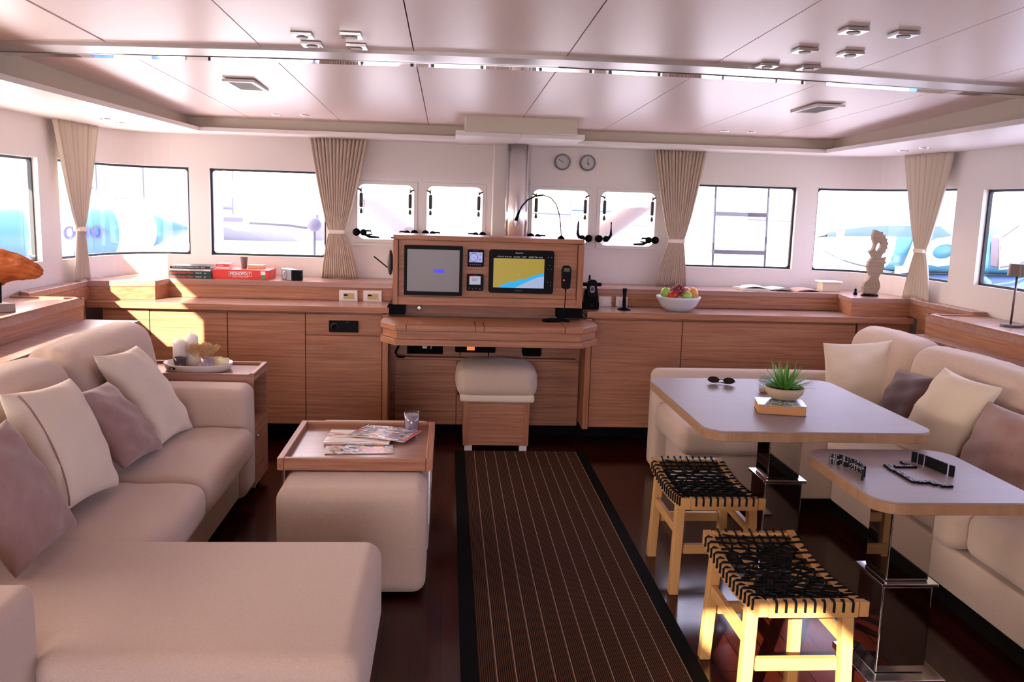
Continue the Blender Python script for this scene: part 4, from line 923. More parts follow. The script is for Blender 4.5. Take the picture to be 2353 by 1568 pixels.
# ------------------------------------------------------------------ ceiling fittings
def light(name, label, x, y, z, s=.036, grp='square chrome ceiling lights'):
    t = thing(name, label, 'ceiling light', (x, y, z), grp)
    obj('light_plate', G().box(x-s, x+s, y-s, y+s, z-.012, z-.0005), chrome, t, bevel=.002); obj('lens', G().lathe([(s*.55, 0), (s*.6, -.0015), (s*.5, -.003)][::-1], (x, y, z-.0125), 24), white_card, t); return t
for x, y, l in ((-.512, 3.16, 'chrome ceiling light, rear left of the four over the coffee tray'), (-.502, 3.31, 'chrome ceiling light, front left of the four over the coffee tray'), (-.342, 3.125, 'chrome ceiling light, rear right of the four over the coffee tray'), (-.342, 3.315, 'chrome ceiling light, front right of the four over the coffee tray'),
  (1.236, 2.72, 'chrome ceiling light, left one of the nearest pair over the tables'), (1.407, 2.74, 'chrome ceiling light, right one of the nearest pair over the tables'), (1.214, 3.04, 'chrome ceiling light, left one of the middle pair over the tables'), (1.386, 3.06, 'chrome ceiling light, right one of the middle pair over the tables'),
  (1.191, 3.335, 'chrome ceiling light, left one of the farthest pair over the tables'), (1.354, 3.345, 'chrome ceiling light, right one of the farthest pair over the tables')): light('ceiling_light', l, x, y, zc(y))
for x, y, z, l in ((-1.923, 5.17, zs_, 'small flush spotlight in the left soffit, nearer the camera'), (-1.933, 5.42, zs_, 'small flush spotlight in the left soffit, nearer the curtain'), (2.827, 5.375, zs_, 'small flush spotlight in the right soffit, left one in the photo'), (2.824, 5.115, zs_, 'small flush spotlight in the right soffit, right one in the photo'),
  (-1.07, 5.60, zc(5.6), 'small flush spotlight at the front left of the ceiling, outer one'), (-.89, 5.58, zc(5.58), 'small flush spotlight at the front left of the ceiling, inner one'), (1.75, 5.60, zc(5.6), 'small flush spotlight at the front right of the ceiling, inner one'), (1.92, 5.58, zc(5.58), 'small flush spotlight at the front right of the ceiling, outer one')):
    t = thing('spotlight', l, 'spotlight', (x, y, z), 'small flush spotlights'); obj('spot_rim', G().lathe([(.030, -.004), (.034, -.0003), (.034, -.0001)], (x, y, z), 24), chrome, t, smooth=True); obj('spot_lens', G().lathe([(.021, -.0055), (.021, -.0042)], (x, y, z), 24), white_card, t)
for x, y, l in ((-.972, 4.365, 'rectangular air vent in the left ceiling'), (1.842, 4.395, 'rectangular air vent in the right ceiling')):
    z = zc(y)-.002; t = thing('ceiling_vent', l, 'vent', (x, y, z), 'ceiling air vents')
    hx_, hy_ = .072, .165; g = G().box(x-hx_, x+hx_, y-hy_, y-hy_+.028, z-.012, z).box(x-hx_, x+hx_, y+hy_-.028, y+hy_, z-.012, z).box(x-hx_, x-hx_+.020, y-hy_+.028, y+hy_-.028, z-.012, z).box(x+hx_-.020, x+hx_, y-hy_+.028, y+hy_-.028, z-.012, z)
    obj('vent_frame', g, frame_white, t); obj('vent_backing', G().box(x-hx_+.02, x+hx_-.02, y-hy_+.028, y+hy_-.028, z-.004, z-.001), M('vent_dark', '8a7e74', .6) if 'vent_dark' not in MATS else MATS['vent_dark'], t)
    g = G(); [g.box(x-hx_+.02, x+hx_-.02, y-hy_+.034+k*.0163, y-hy_+.042+k*.0163, z-.010, z-.005) for k in range(16)]; o = obj('vent_louvre', g, taupe, t)
# ------------------------------------------------------------------ things on the left shelf
SZ = 1.0152
def book(name, label, x0, x1, y0, y1, z0, z1, spine, cat='book', pg=page, grp='books on the left shelf', texts=()):
    t = thing(name, label, cat, ((x0+x1)/2, (y0+y1)/2, z0), grp)
    obj('pages', G().box(x0+.003, x1-.003, y0+.002, y1-.003, z0+.0022, z1-.0022), pg, t)
    obj('cover', G().box(x0, x1, y0, y1, z1-.0021, z1).box(x0, x1, y0, y1, z0, z0+.0021).box(x0, x1, y0-.0015, y0+.0015, z0, z1), spine, t)
    for s, m, px, w_, h_ in texts: text('spine_text', s, m, t, (px, y0-.0022, (z0+z1)/2), (1, 0, 0), (0, 0, 1), h_, w_)
    return t
book('pilot_book', 'dark green pilot book with orange lettering at the bottom of the stack', -1.815, -1.545, 5.83, 6.04, SZ, SZ+.023, green_spine, texts=(('Italian Waters Pilot', orange_ink, -1.735, .145, .021), ('Heikell', letter_w, -1.625, .035, .013), ('iw', letter_w, -1.583, .012, .016)))
book('pilot_book', 'dark green pilot book with orange lettering, second from the bottom', -1.812, -1.542, 5.835, 6.04, SZ+.0245, SZ+.0475, green_spine, texts=(('Italian Waters Pilot', orange_ink, -1.735, .145, .021), ('Heikell', letter_w, -1.625, .035, .013), ('iw', letter_w, -1.583, .012, .016)))
book('guide_book', 'thin pale grey book under the black spined almanac', -1.808, -1.552, 5.84, 6.03, SZ+.049, SZ+.061, white_card, texts=(('CRUISING GUIDE', grey_d, -1.64, .09, .008),))
book('almanac', 'black spined almanac on top of the stack of pilot books', -1.808, -1.552, 5.838, 6.03, SZ+.0625, SZ+.080, navy_spine, texts=(('THE CRUISING ALMANAC 2015 - 2016', letter_w, -1.69, .21, .011),))
t = book('board_game', 'long red board game box lying beside the pilot books', -1.540, -1.175, 5.85, 6.08, SZ, SZ+.062, red_box, 'board game', red_box, 'books on the left shelf')
obj('box_lid', G().box(-1.5415, -1.1735, 5.8462, 6.0815, SZ+.012, SZ+.0625), red_box, t, bevel=.002)
text('box_title', 'MONOPOLY', letter_w, t, (-1.36, 5.8452, SZ+.036), (1, 0, 0), (0, 0, 1), .030, .135, bold=.0006)
g = G(); a, b, c, e = -1.435, -1.285, SZ+.020, SZ+.052; yy = 5.8448
g.box(a, b, yy, yy+.001, c, c+.0015).box(a, b, yy, yy+.001, e-.0015, e).box(a, a+.0015, yy, yy+.001, c, e).box(b-.0015, b, yy, yy+.001, c, e); obj('title_frame', g, white_card, t)
text('box_subtitle', 'PROPERTY TRADING GAME', letter_w, t, (-1.36, 5.8452, SZ+.0145), (1, 0, 0), (0, 0, 1), .007, .10)
obj('box_mark', G().box(-1.225, -1.200, yy, yy+.001, SZ+.008, SZ+.030), M('green_mark', '2f9a50', .5), t); obj('box_mark', G().box(-1.228, -1.198, yy, yy+.001, SZ+.032, SZ+.056), white_card, t)
book('small_box', 'small red paperback on the board game box, topmost of two', -1.530, -1.445, 5.90, 6.04, SZ+.076, SZ+.094, red_box, texts=(('Poker', letter_w, -1.50, .035, .011),)); book('small_box', 'small pale paperback on the board game box, under the red one', -1.530, -1.445, 5.90, 6.04, SZ+.0632, SZ+.0755, white_card)
o = obj('tumbler', G().lathe([(.017, 0), (.025, .075), (.0235, .075), (.016, .004), (.001, .004)], (-1.365, 5.98, SZ+.0632), 28), taupe, smooth=False); rebase(o, (-1.365, 5.98, SZ+.0632)); tag(o, 'brown-grey tumbler standing on the board game box', 'cup')
t = thing('wooden_box', 'small pale wooden box lying on the board game box', 'box', (-1.28, 5.98, SZ+.0632)); obj('box_body', G().box(-1.335, -1.232, 5.95, 6.03, SZ+.0632, SZ+.079), light_wood, t, bevel=.001); obj('box_lid', G().box(-1.336, -1.231, 5.949, 6.031, SZ+.0792, SZ+.088), light_wood, t, bevel=.001)
t = thing('portable_speaker', 'small grey wedge speaker with a black end on the left shelf', 'speaker', (-1.04, 5.93, SZ))
obj('speaker_body', G().hexa([(-1.105, 5.90, SZ), (-1.03, 5.845, SZ), (-.992, 5.90, SZ), (-1.07, 5.96, SZ)], [(-1.108, 5.90, SZ+.076), (-1.03, 5.845, SZ+.070), (-.99, 5.90, SZ+.070), (-1.07, 5.96, SZ+.076)]), grey_plastic, t, bevel=.003)
obj('end_grille', G().hexa([(-1.028, 5.842, SZ), (-.962, 5.846, SZ), (-.962, 5.90, SZ), (-.99, 5.90, SZ)], [(-1.028, 5.842, SZ+.069), (-.962, 5.846, SZ+.069), (-.962, 5.90, SZ+.069), (-.99, 5.90, SZ+.069)]), black, t, bevel=.003)
dq = Vector((.8, -.585, 0)).normalized(); nq = Vector((-.585, -.8, 0)).normalized(); q0 = Vector((-1.078, 5.8765, SZ+.037)); g = G()
g.tube([tuple(q0+dq*(.010*math.cos(a*PI/10))+Vector((0, 0, .023*math.sin(a*PI/10)))+nq*.003) for a in range(21)], .0028, 6); obj('ring_mark', g, letter_w, t, smooth=True)
# ------------------------------------------------------------------ things on the right worktop and shelf
WZ = .8955
bc = (1.522, 5.625)
t = thing('fruit_bowl', 'white bowl of mixed fruit on the right worktop', 'bowl', (bc[0], bc[1], WZ))
obj('bowl_shell', G().lathe([(.070, 0), (.078, .003), (.115, .035), (.140, .078), (.147, .096), (.141, .097), (.132, .078), (.105, .038), (.070, .012), (.001, .010)], (bc[0], bc[1], WZ), 56), M('bowl_white', 'c3c0c4', .35), t, smooth=True)
def fruit(name, label, c, r, m, stem=True, **k):
    t = thing(name, label, 'fruit', (c[0], c[1], c[2]-r), 'fruit in the white bowl')
    obj('fruit_skin', G().sphere(c, r, 14, **k), m, t, smooth=True)
    if stem: obj('fruit_stem', G().tube([(c[0], c[1]-r*.2, c[2]+r*.85), (c[0]+.003, c[1]-r*.25, c[2]+r*1.15)], .0016, 6), grey_d, t)
ap_g = M('green_apple', '7fa83a', .3, grain=('a8bc58', (30, 30, 30), .3)); ap_r = M('red_apple', 'c02818', .3, grain=('8a1810', (30, 30, 30), .3)); orng = M('orange_peel', 'd88a34', .45, grain=('c87a28', (60, 60, 60), .3)); mang = M('mango_skin', 'dca048', .4, grain=('c88030', (14, 14, 30), .3)); grp_m = M('red_grape', '7c2430', .25, grain=('9c4648', (40, 40, 40), .3))
B = WZ+.105
fruit('apple', 'green apple at the left of the fruit bowl', (1.433, 5.61, B+.012), .037, ap_g); fruit('apple', 'bright red apple behind the left rim of the bowl', (1.468, 5.566, B-.002), .032, ap_r)
fruit('apple', 'small green apple at the front rim of the bowl', (1.563, 5.560, B), .032, ap_g); fruit('orange', 'orange at the back right of the bowl', (1.578, 5.675, B+.012), .038, orng, False)
fruit('mango', 'large yellow-orange fruit at the right of the bowl', (1.612, 5.605, B+.008), .040, mang, False, sx=.9, sz=1.12); fruit('pear', 'yellow-green fruit behind the grapes', (1.53, 5.695, B+.016), .036, ap_g, False)
fruit('apple', 'dark red apple peeping over the right rim', (1.630, 5.68, B), .033, ap_r, False)
t = thing('grape_bunch', 'bunch of red grapes piled over the middle of the bowl', 'grapes', (1.51, 5.60, B), 'fruit in the white bowl'); rnd = random.Random(9)
gm = None; k = 0
for lay, (n, rr, zz) in enumerate(((14, .046, 0), (12, .040, .018), (9, .030, .034), (5, .017, .048), (1, 0, .056))):
    for q in range(n):
        a = q*2*PI/n+lay*.5; c = (1.515+rr*1.15*math.cos(a)+rnd.uniform(-.004, .004), 5.60+rr*.8*math.sin(a)+rnd.uniform(-.004, .004), B+.010+zz+rnd.uniform(-.003, .003))
        r = rnd.uniform(.0095, .012); o = obj('grape', G().sphere(c, r, 8, sz=1.1), grp_m, t, smooth=True)
obj('grape_stem', G().tube([(1.515, 5.6, B+.05), (1.52, 5.605, B+.075)], .002, 6), green_spine, t)
t = thing('satellite_phone', 'black handheld phone with a stub aerial in its cradle, right of the helm', 'telephone', (.94, 5.62, WZ))
obj('cradle', G().box(.888, .99, 5.58, 5.68, WZ, WZ+.05).hexa([(.893, 5.585, WZ+.05), (.985, 5.585, WZ+.05), (.985, 5.66, WZ+.05), (.893, 5.66, WZ+.05)], [(.898, 5.60, WZ+.13), (.98, 5.60, WZ+.13), (.98, 5.64, WZ+.13), (.898, 5.64, WZ+.13)]), black_m, t, bevel=.006)
obj('phone_body', G().prism(rrect(.907, .972, WZ+.075, WZ+.195, .024), 5.578, 5.61, 'y'), black, t, bevel=.006)
obj('phone_display', G().prism(rrect(.925, .955, WZ+.110, WZ+.155, .010), 5.5755, 5.5775, 'y'), grey_plastic, t); obj('screen_glass', G().prism(rrect(.930, .950, WZ+.122, WZ+.146, .004), 5.574, 5.5752, 'y'), grey_d, t)
obj('aerial', G().lathe([(.007, 0), (.006, .03), (.004, .036)], (.922, 5.60, WZ+.188), 12), black, t, smooth=True); obj('holder_wings', G().box(.875, 1.005, 5.612, 5.63, WZ+.150, WZ+.172), black_m, t, bevel=.002); obj('power_light', G().lathe([(.003, 0), (.003, .002)], (.942, 5.5795, WZ+.028), 10, Matrix.Rotation(PI/2, 3, 'X')), red_dot, t)
t = thing('mini_tripod', 'small black upright stand on three stubby feet beside the phone', 'stand', (1.158, 5.59, WZ)); c = (1.158, 5.60, WZ)
obj('stand_base', G().lathe([(.045, 0), (.045, .006), (.012, .020), (.010, .028), (.018, .032), (.010, .038)], c, 24), black, t, smooth=True); obj('stand_grip', G().lathe([(.010, .036), (.013, .05), (.010, .09), (.015, .135), (.015, .142)], c, 20), black, t, smooth=True)
# papers, box and seahorse
pap = ramp_noise(M('brochure_print', 'c0bcc0', .4), ['c6c2c8', 'b4b0b8', 'a8b4c0', 'd0ccc8'], (20, 20, 20))
def leaf(label, cx, cy, wd, hg, z, th, rot, mat, bend=.006):
    tt, X, Y, c = sheet('brochure', (cx, cy), rot, wd, hg, z, th, label, mat, page, 'papers on the right shelf', bend); tt['category'] = 'brochure'
leaf('pale stack of brochures at the left of the papers on the right shelf', 2.135, 5.98, .20, .20, SZ, .016, 3, pap, 0); leaf('curled white leaflet on the left stack of brochures', 2.15, 5.97, .15, .18, SZ+.0165, .003, -8, white_card, .010)
leaf('open grey-green brochure in the middle of the papers', 2.33, 6.00, .185, .20, SZ, .006, -4, M('brochure_green', 'a4aaa0', .5), .012); leaf('folded map sheet resting on the grey-green brochure', 2.335, 5.99, .15, .17, SZ+.0065, .003, 9, pap, .012)
leaf('pink and grey leaflet lying near the white box', 2.535, 6.00, .17, .19, SZ, .005, -3, M('leaflet_pink', 'c08f86', .5), .012)
t = thing('carton', 'low white and beige carton left of the seahorse carving', 'box', (2.71, 6.02, SZ)); obj('carton_body', G().box(2.645, 2.775, 5.96, 6.06, SZ, SZ+.062), M('carton_beige', 'c8b8a2', .6), t, bevel=.002); obj('carton_lid', G().box(2.632, 2.785, 5.95, 6.07, SZ+.0622, SZ+.072), white_card, t, bevel=.002)
cy_ = 5.70
t = thing('seahorse_carving', 'carved wooden seahorse standing on a black base before the right corner window', 'sculpture', (2.86, cy_, SZ))
def Q(px, py):      # carving drawn on its own plane, metres from the foot
    return (2.862+(px-2000)*.00293, SZ+(681-py)*.00290)
head = [(1996, 527), (2004, 529), (2014, 534), (2021, 541), (2026, 549), (2029, 558), (2028, 568), (2024, 577), (2019, 584), (2016, 591), (2027, 590), (2026, 602), (2025, 614), (2023, 626), (2017, 632), (2015, 640), (2019, 648), (2021, 660), (2017, 671), (2010, 679), (1993, 680), (1984, 672), (1980, 660), (1984, 649), (1992, 642), (1996, 634), (1990, 624), (1987, 611), (1990, 600), (1997, 590), (1992, 582), (1988, 578), (1996, 571), (1999, 560), (1994, 549), (1993, 541)]
eye = [(2010, 554), (2015, 558), (2015, 566), (2009, 575), (2003, 577), (2001, 570), (2004, 560)]
def holed(poly, hole, y0, y1):
    """polygon with one hole: slit joined from hole to the nearest outline point"""
    bi, bj = min(((i, j) for i in range(len(poly)) for j in range(len(hole))), key=lambda q: (poly[q[0]][0]-hole[q[1]][0])**2+(poly[q[0]][1]-hole[q[1]][1])**2)
    hh = hole[bj:]+hole[:bj+1]; ring_ = poly[:bi+1]+hh+poly[bi:]; return G().prism(ring_, y0, y1, 'y')
area = lambda p: sum(a[0]*b[1]-b[0]*a[1] for a, b in zip(p, p[1:]+p[:1]))
hp, he = [Q(*p) for p in head], [Q(*p) for p in eye]
if area(hp)*area(he) > 0: he = he[::-1]
obj('seahorse_body', holed(hp, he, cy_-.016, cy_+.016), carved, t); g = G()
fins = [(2014, 534), (2021, 541), (2026, 549), (2029, 558), (2028, 568), (2024, 577), (2027, 592), (2027, 602), (2025, 614), (2024, 626)]
for p in fins:
    q = Q(*p); g.lathe([(.007, -.007), (.0085, .007), (.001, .009)], (q[0]+.002, cy_, q[1]), 8, Matrix.Rotation(PI/2, 3, 'Y'))
obj('seahorse_fin', g, carved, t); obj('carving_base', G().lathe([(.060, 0), (.062, .006), (.050, .016), (.030, .018)], (2.862, cy_, SZ), 28, sy=.6), black, t, smooth=True)
t = thing('small_figurine', 'tiny black and clear ornament at the foot of the seahorse', 'ornament', (2.795, 5.74, SZ)); obj('figure_body', G().lathe([(.012, 0), (.014, .012), (.006, .024), (.010, .034), (.002, .046)], (2.790, 5.76, SZ), 14), black, t, smooth=True); obj('figure_head', G().sphere((2.790, 5.76, SZ+.056), .010, 8), glass_clear, t, smooth=True)
# ------------------------------------------------------------------ on the side consoles
CZ = 1.0005
t = thing('driftwood_sculpture', 'orange-brown driftwood piece on a thin rod and stone block, left console', 'sculpture', (-2.10, 4.24, .9925)); DY = 4.22
obj('stone_base', G().hexa([(-2.155, 4.14, .9925), (-2.055, 4.125, .9925), (-1.995, 4.17, .9925), (-2.10, 4.235, .9925)], [(-2.155, 4.14, 1.032), (-2.055, 4.125, 1.032), (-1.995, 4.17, 1.032), (-2.10, 4.235, 1.032)]), stone_block, t, bevel=.002)
obj('rod', G().cyl((-2.065, DY-.04, 1.032), (-2.068, DY-.02, 1.17), .004), black, t)
prof = [(-2.27, 1.20, .085), (-2.22, 1.200, .098), (-2.17, 1.202, .096), (-2.12, 1.203, .078), (-2.07, 1.200, .070), (-2.02, 1.198, .060), (-1.975, 1.196, .050), (-1.935, 1.188, .040), (-1.905, 1.180, .028), (-1.893, 1.176, .008)]
g = G(); v = []; f = []; n = 28; rnd = random.Random(5)
pr = []
for a, b in zip(prof[:-1], prof[1:]):
    for k in range(3): pr.append(tuple(a[i]+(b[i]-a[i])*k/3 for i in range(3)))
pr = [(-2.29, 1.20, .03)]+pr+[prof[-1]]
for j, (x, z, r) in enumerate(pr):
    for i in range(n):
        a = 2*PI*i/n; k = 1+.13*math.sin(3*a+j*.30)+.09*math.sin(7*a-j*.5)+.06*math.sin(13*a+j*.9)+.05*math.sin(j*1.1)
        if math.sin(a) < -.3 and x < -2.06: k *= 1.25
        v.append((x+.01*math.sin(5*a), DY+r*.55*k*math.cos(a), z+r*k*math.sin(a)))
for j in range(len(pr)-1):
    for i in range(n): a, b = j*n+i, j*n+(i+1) % n; f.append((a, b, b+n, a+n))
f.append(tuple(range(n-1, -1, -1))); f.append(tuple((len(pr)-1)*n+i for i in range(n)))
obj('driftwood', g.add(v, f), driftwood, t, smooth=True)
t = thing('table_lamp', 'slim bronze table lamp with a drum shade, on the right console', 'lamp', (3.005, 4.37, .9925)); lx, ly = 3.00, 4.385
obj('lamp_base', G().prism([(lx+.058*math.cos(a*PI/4+.3), ly+.058*math.sin(a*PI/4+.3)) for a in range(8)], .9925, 1.006), shade_m, t, bevel=.002)
obj('lamp_pole', G().cyl((lx-.008, ly, 1.006), (lx-.004, ly, 1.262), .0055), shade_m, t, smooth=True); obj('lamp_shade', G().lathe([(.058, 1.262), (.052, 1.326), (.050, 1.326), (.056, 1.262)], (lx-.004+.012, ly, 0), 40), shade_m, t, smooth=False); obj('lamp_cap', G().lathe([(.050, 1.318), (.050, 1.3255)], (lx+.008, ly, 0), 32), shade_m, t)
# ------------------------------------------------------------------ on the dining table
TZ1 = .7203
t = thing('potted_plant', 'small spiky green plant in a stone coloured bowl, standing on a paperback', 'plant', (1.552, 3.70, TZ1)); PC = (1.452, 3.565, .7633)
t.location = PC; ORG[t.name] = Vector(PC)
obj('plant_pot', G().lathe([(.040, 0), (.058, .006), (.078, .030), (.082, .052), (.078, .054), (.072, .040), (.001, .038)], PC, 36), M('stone_pot', 'a8937a', .8, bump=((120, 120, 120), .3, .002)), t, smooth=True)
obj('potting_soil', G().lathe([(.073, .041), (.05, .047), (.001, .050)], PC, 24), black_m, t, smooth=True); lf = M('spiky_leaf', '70ac40', .45, grain=('3f7a2c', (20, 20, 20), .3)); rnd = random.Random(12)
for k in range(92):
    a = rnd.uniform(0, 2*PI); lean = rnd.uniform(.08, 1.15) if k % 3 else rnd.uniform(.9, 1.3); l = rnd.uniform(.085, .135)*(1.08 if lean < .5 else 1); r0 = rnd.uniform(0, .03); w_ = rnd.uniform(.0055, .0085)
    d = Vector((math.cos(a)*math.sin(lean), math.sin(a)*math.sin(lean), math.cos(lean))); sd = Vector((-math.sin(a), math.cos(a), 0)); p = Vector(PC)+Vector((math.cos(a)*r0, math.sin(a)*r0, .045)); v = []; f = []
    for i in range(5):
        u = i/4; q = p+d*l*u+Vector((0, 0, -.018*u*u*math.sin(lean))); ww = w_*(1-u)**.7*(1 if u > 0 else .7)+.0003; nn = d.cross(sd)
        v += [tuple(q-sd*ww), tuple(q+nn*.0012*(1-u)), tuple(q+sd*ww), tuple(q-nn*.0012*(1-u)-nn*.0006)]
    for i in range(4):
        for j in range(4): a_, b_ = i*4+j, i*4+(j+1) % 4; f.append((a_, b_, b_+4, a_+4))
    obj('leaf', G().add(v, f), lf, t, smooth=True)
t = thing('paperback', 'thick paperback with yellowed pages under the potted plant', 'book', (1.41, 3.51, TZ1))
base = [(1.305, 3.463), (1.493, 3.42), (1.525, 3.555), (1.337, 3.598)]
obj('page_block', G().prism(base, TZ1+.0015, TZ1+.040), page_or, t, bevel=.001); cov = ramp_noise(M('paperback_cover', '4a7c80', .2, spec=.8), ['3c6e78', 'c8ccd0', '6e7a5a', '58a0b0', 'b8b0a8'], (22, 22, 22))
obj('cover', G().prism([(1.3026, 3.4614), (1.4944, 3.4175), (1.5272, 3.5559), (1.3354, 3.5998)], TZ1+.0402, TZ1+.0425), cov, t); obj('cover', G().prism([(1.3026, 3.4614), (1.4944, 3.4175), (1.5272, 3.5559), (1.3354, 3.5998)], TZ1, TZ1+.0014), green_spine, t)
jar('votive_candle_glass', 'small frosted glass with a yellow candle behind the potted plant', (1.487, 3.885, TZ1), .028, .031, .075, .018, M('yellow_wax', 'd8a83c', .5), glass_clear, base=.004)
# sunglasses
t = thing('sunglasses', 'black round sunglasses lying folded on the dining table', 'sunglasses', (1.33, 4.07, TZ1)); X = Vector((.93, -.34, 0)).normalized(); Y = Vector((-X.y, X.x, 0)); UP = (Vector((0, 0, 1))*.8-Y*.6).normalized(); c0 = Vector((1.335, 4.06, TZ1+.022))
g = G(); ln = G()
for s in (-1, 1):
    c = c0+X*s*.036; ptsr = [tuple(c+X*.025*math.cos(a*PI/12)+UP*.020*math.sin(a*PI/12)) for a in range(25)]; g.tube(ptsr, .0024, 6)
    nn = X.cross(UP); ln.add([tuple(Vector(p)) for p in ptsr[:-1]]+[tuple(Vector(p)+nn*.0012) for p in ptsr[:-1]], [tuple(range(24)), tuple(range(47, 23, -1))])
g.tube([tuple(c0-X*.012+UP*.004), tuple(c0+UP*.008), tuple(c0+X*.012+UP*.004)], .002, 6)
obj('frame', g, black, t, smooth=True); obj('lenses', ln, M('dark_lens', (.02, .018, .016), .08, spec=.7), t)
for s in (-1, 1): obj('temple', G().tube([tuple(c0+X*s*.062+UP*.004), tuple(c0+X*s*.066+Y*.01-Vector((0, 0, .006))), tuple(c0+X*s*(-.03)+Y*(.020+.006*s)-Vector((0, 0, .018)))], .0018, 6), black, t, smooth=True)
# ------------------------------------------------------------------ dominoes
TZ2 = .6502; dom_m = M('domino_black', (.004, .004, .005), .4, spec=.15); pip_m = M('domino_pip', 'd8d8dc', .4)
DW, DH, DT = .020, .040, .0075
def domino(c, yaw, flat, label, pips, grp, back=False):
    t = bpy.data.objects.new('domino', None); COL.objects.link(t); t.location = (0, 0, 0); ORG[t.name] = Vector((0, 0, 0)); tag(t, label, 'domino', grp); t.empty_display_size = .02
    obj('tile', G().box(-DW/2, DW/2, -DT/2, DT/2, 0, DH), dom_m, t, bevel=.001); g = G(); y = -DT/2-.0002
    pos = {0: [], 1: [(0, 0)], 2: [(-1, 1), (1, -1)], 3: [(-1, 1), (0, 0), (1, -1)], 4: [(-1, 1), (1, 1), (-1, -1), (1, -1)], 5: [(-1, 1), (1, 1), (-1, -1), (1, -1), (0, 0)], 6: [(-1, 1), (1, 1), (-1, 0), (1, 0), (-1, -1), (1, -1)]}
    for half, n in enumerate(pips):
        for a, b in pos[n]: g.lathe([(.0016, 0), (.0016, .0005)], (a*.006, y+.0002, DH*(.75 if half == 0 else .25)+b*.0065), 8, Matrix.Rotation(PI/2, 3, 'X'))
    g.box(-DW*.38, DW*.38, y-.0001, y+.0004, DH/2-.0004, DH/2+.0004)
    obj('pips', g, pip_m, t)
    t.location = c; t.rotation_euler = (0, 0, yaw) if not flat else (-PI/2, 0, yaw); return t
LG = 'black dominoes on the small table'
rad_ = math.radians
left = [(1.417, 2.987, rad_(-30), (6, 6), 'double six domino standing leftmost in the left row'), (1.440, 2.975, rad_(-40), (2, 2), 'domino standing second in the left row'), (1.453, 2.949, rad_(-52), (6, 0), 'domino with one blank half standing third in the left row'), (1.4625, 2.923, rad_(-66), (3, 5), 'domino standing fourth in the left row, first of the tight bunch')]
left += [(x, y, rad_(a), p, 'domino standing %s in the left row, in the tight bunch' % w_) for x, y, a, p, w_ in ((1.468, 2.9015, -76, (5, 6), 'fifth'), (1.470, 2.880, -84, (4, 4), 'sixth'), (1.469, 2.8585, -92, (5, 3), 'seventh'), (1.464, 2.838, -100, (6, 4), 'eighth'))]
left += [(1.440, 2.800, rad_(-108), (1, 2), 'domino standing last in the left row, nearest the table edge')]
for x, y, a, p, l in left: domino((x, y, TZ2), a, False, l, p, LG)
right = [(1.746, 3.017, rad_(128), 'domino standing first in the right row, seen from the back'), (1.755, 2.988, rad_(118), 'domino standing second in the right row, seen from the back')]
right += [(1.7645+.0042*k, 2.961-.0208*k, rad_(101), 'domino standing %s in the right row, seen from the back' % w_) for k, w_ in enumerate(('third', 'fourth', 'fifth', 'sixth', 'seventh'))]
right += [(1.789, 2.846, rad_(112), 'domino standing last in the right row, seen from the back')]
for x, y, a, l in right: domino((x, y, TZ2), a, False, l, (3, 4), LG)
# lying tiles: start point and heading of the long side
chain = [(1.611, 2.967, PI, 'lying domino at the far end of the chain'), (1.606, 2.926, PI, 'lying domino second in the chain, nearing the bend'), (1.611, 2.885, PI, 'lying domino third in the chain, past the branch'), (1.611, 2.844, PI, 'lying domino fourth in the chain, halfway along'), (1.611, 2.803, PI, 'lying domino fifth in the chain, at its near corner'), (1.622, 2.765, -PI/2, 'lying domino sixth in the chain, on the straight run'), (1.670, 2.775, PI, 'lying domino seventh in the chain, near the right end'), (1.681, 2.727, -PI/2, 'lying domino at the right end of the chain'), (1.634, 2.947, -PI/2, 'lying domino in the short branch, inner one'), (1.675, 2.947, -PI/2, 'lying domino in the short branch, outer one'), (1.695, 3.008, PI, 'lying domino apart above the short branch')]
for x, y, a, l in chain: domino((x, y, TZ2+DT/2+.0003), a, True, l, (2, 5), LG)
# ------------------------------------------------------------------ outside: decks, water, marina
struct('foredeck', G().box(-3.6, 4.5, 6.46, 12.5, .80, .90), deck_white, label='white foredeck in front of the cabin windows')
struct('side_deck', G().box(-3.6, -2.45, -5.2, 6.455, .62, .70), deck_white, label='white side deck outside the left windows'); struct('side_deck', G().box(3.30, 4.5, -5.2, 6.455, .62, .70), deck_white, label='white side deck outside the right windows')
struct('sea', G().box(-400, 400, -60, 500, -.72, -.70), M('sea_water', (.40, .46, .48), .25), label='pale marina water')
hill_m = M('hill_scrub', (.22, .20, .13), .9, grain=((.15, .18, .10), (.12, .12, .3), .2))
g = G(); rnd = random.Random(21); v = []; f = []; n = 80
for i in range(n+1):
    a = -1.25+2.5*i/n; R_ = 190; hgt = 4.0+3*math.sin(i*.21)+2*math.sin(i*.5+1)+rnd.uniform(-.5, .5)+(3 if i > 52 else 0)
    for rr, zz in ((R_-25, -.7), (R_-10, hgt*.5), (R_, hgt), (R_+40, hgt*.8), (R_+60, -.7)): v.append((rr*math.sin(a), rr*math.cos(a), zz))
for i in range(n):
    for k in range(4): q = i*5+k; f.append((q, q+5, q+6, q+1))
struct('hillside', g.add(v, f), hill_m, label='low scrubby hills beyond the marina')
boat_w = M('boat_gelcoat', (.32, .30, .33), .4); mast_m = M('mast_grey', (.07, .075, .11), .4); boat_b = M('boat_canvas_blue', (.05, .08, .20), .7); win_d = M('far_window', (.10, .09, .13), .3)
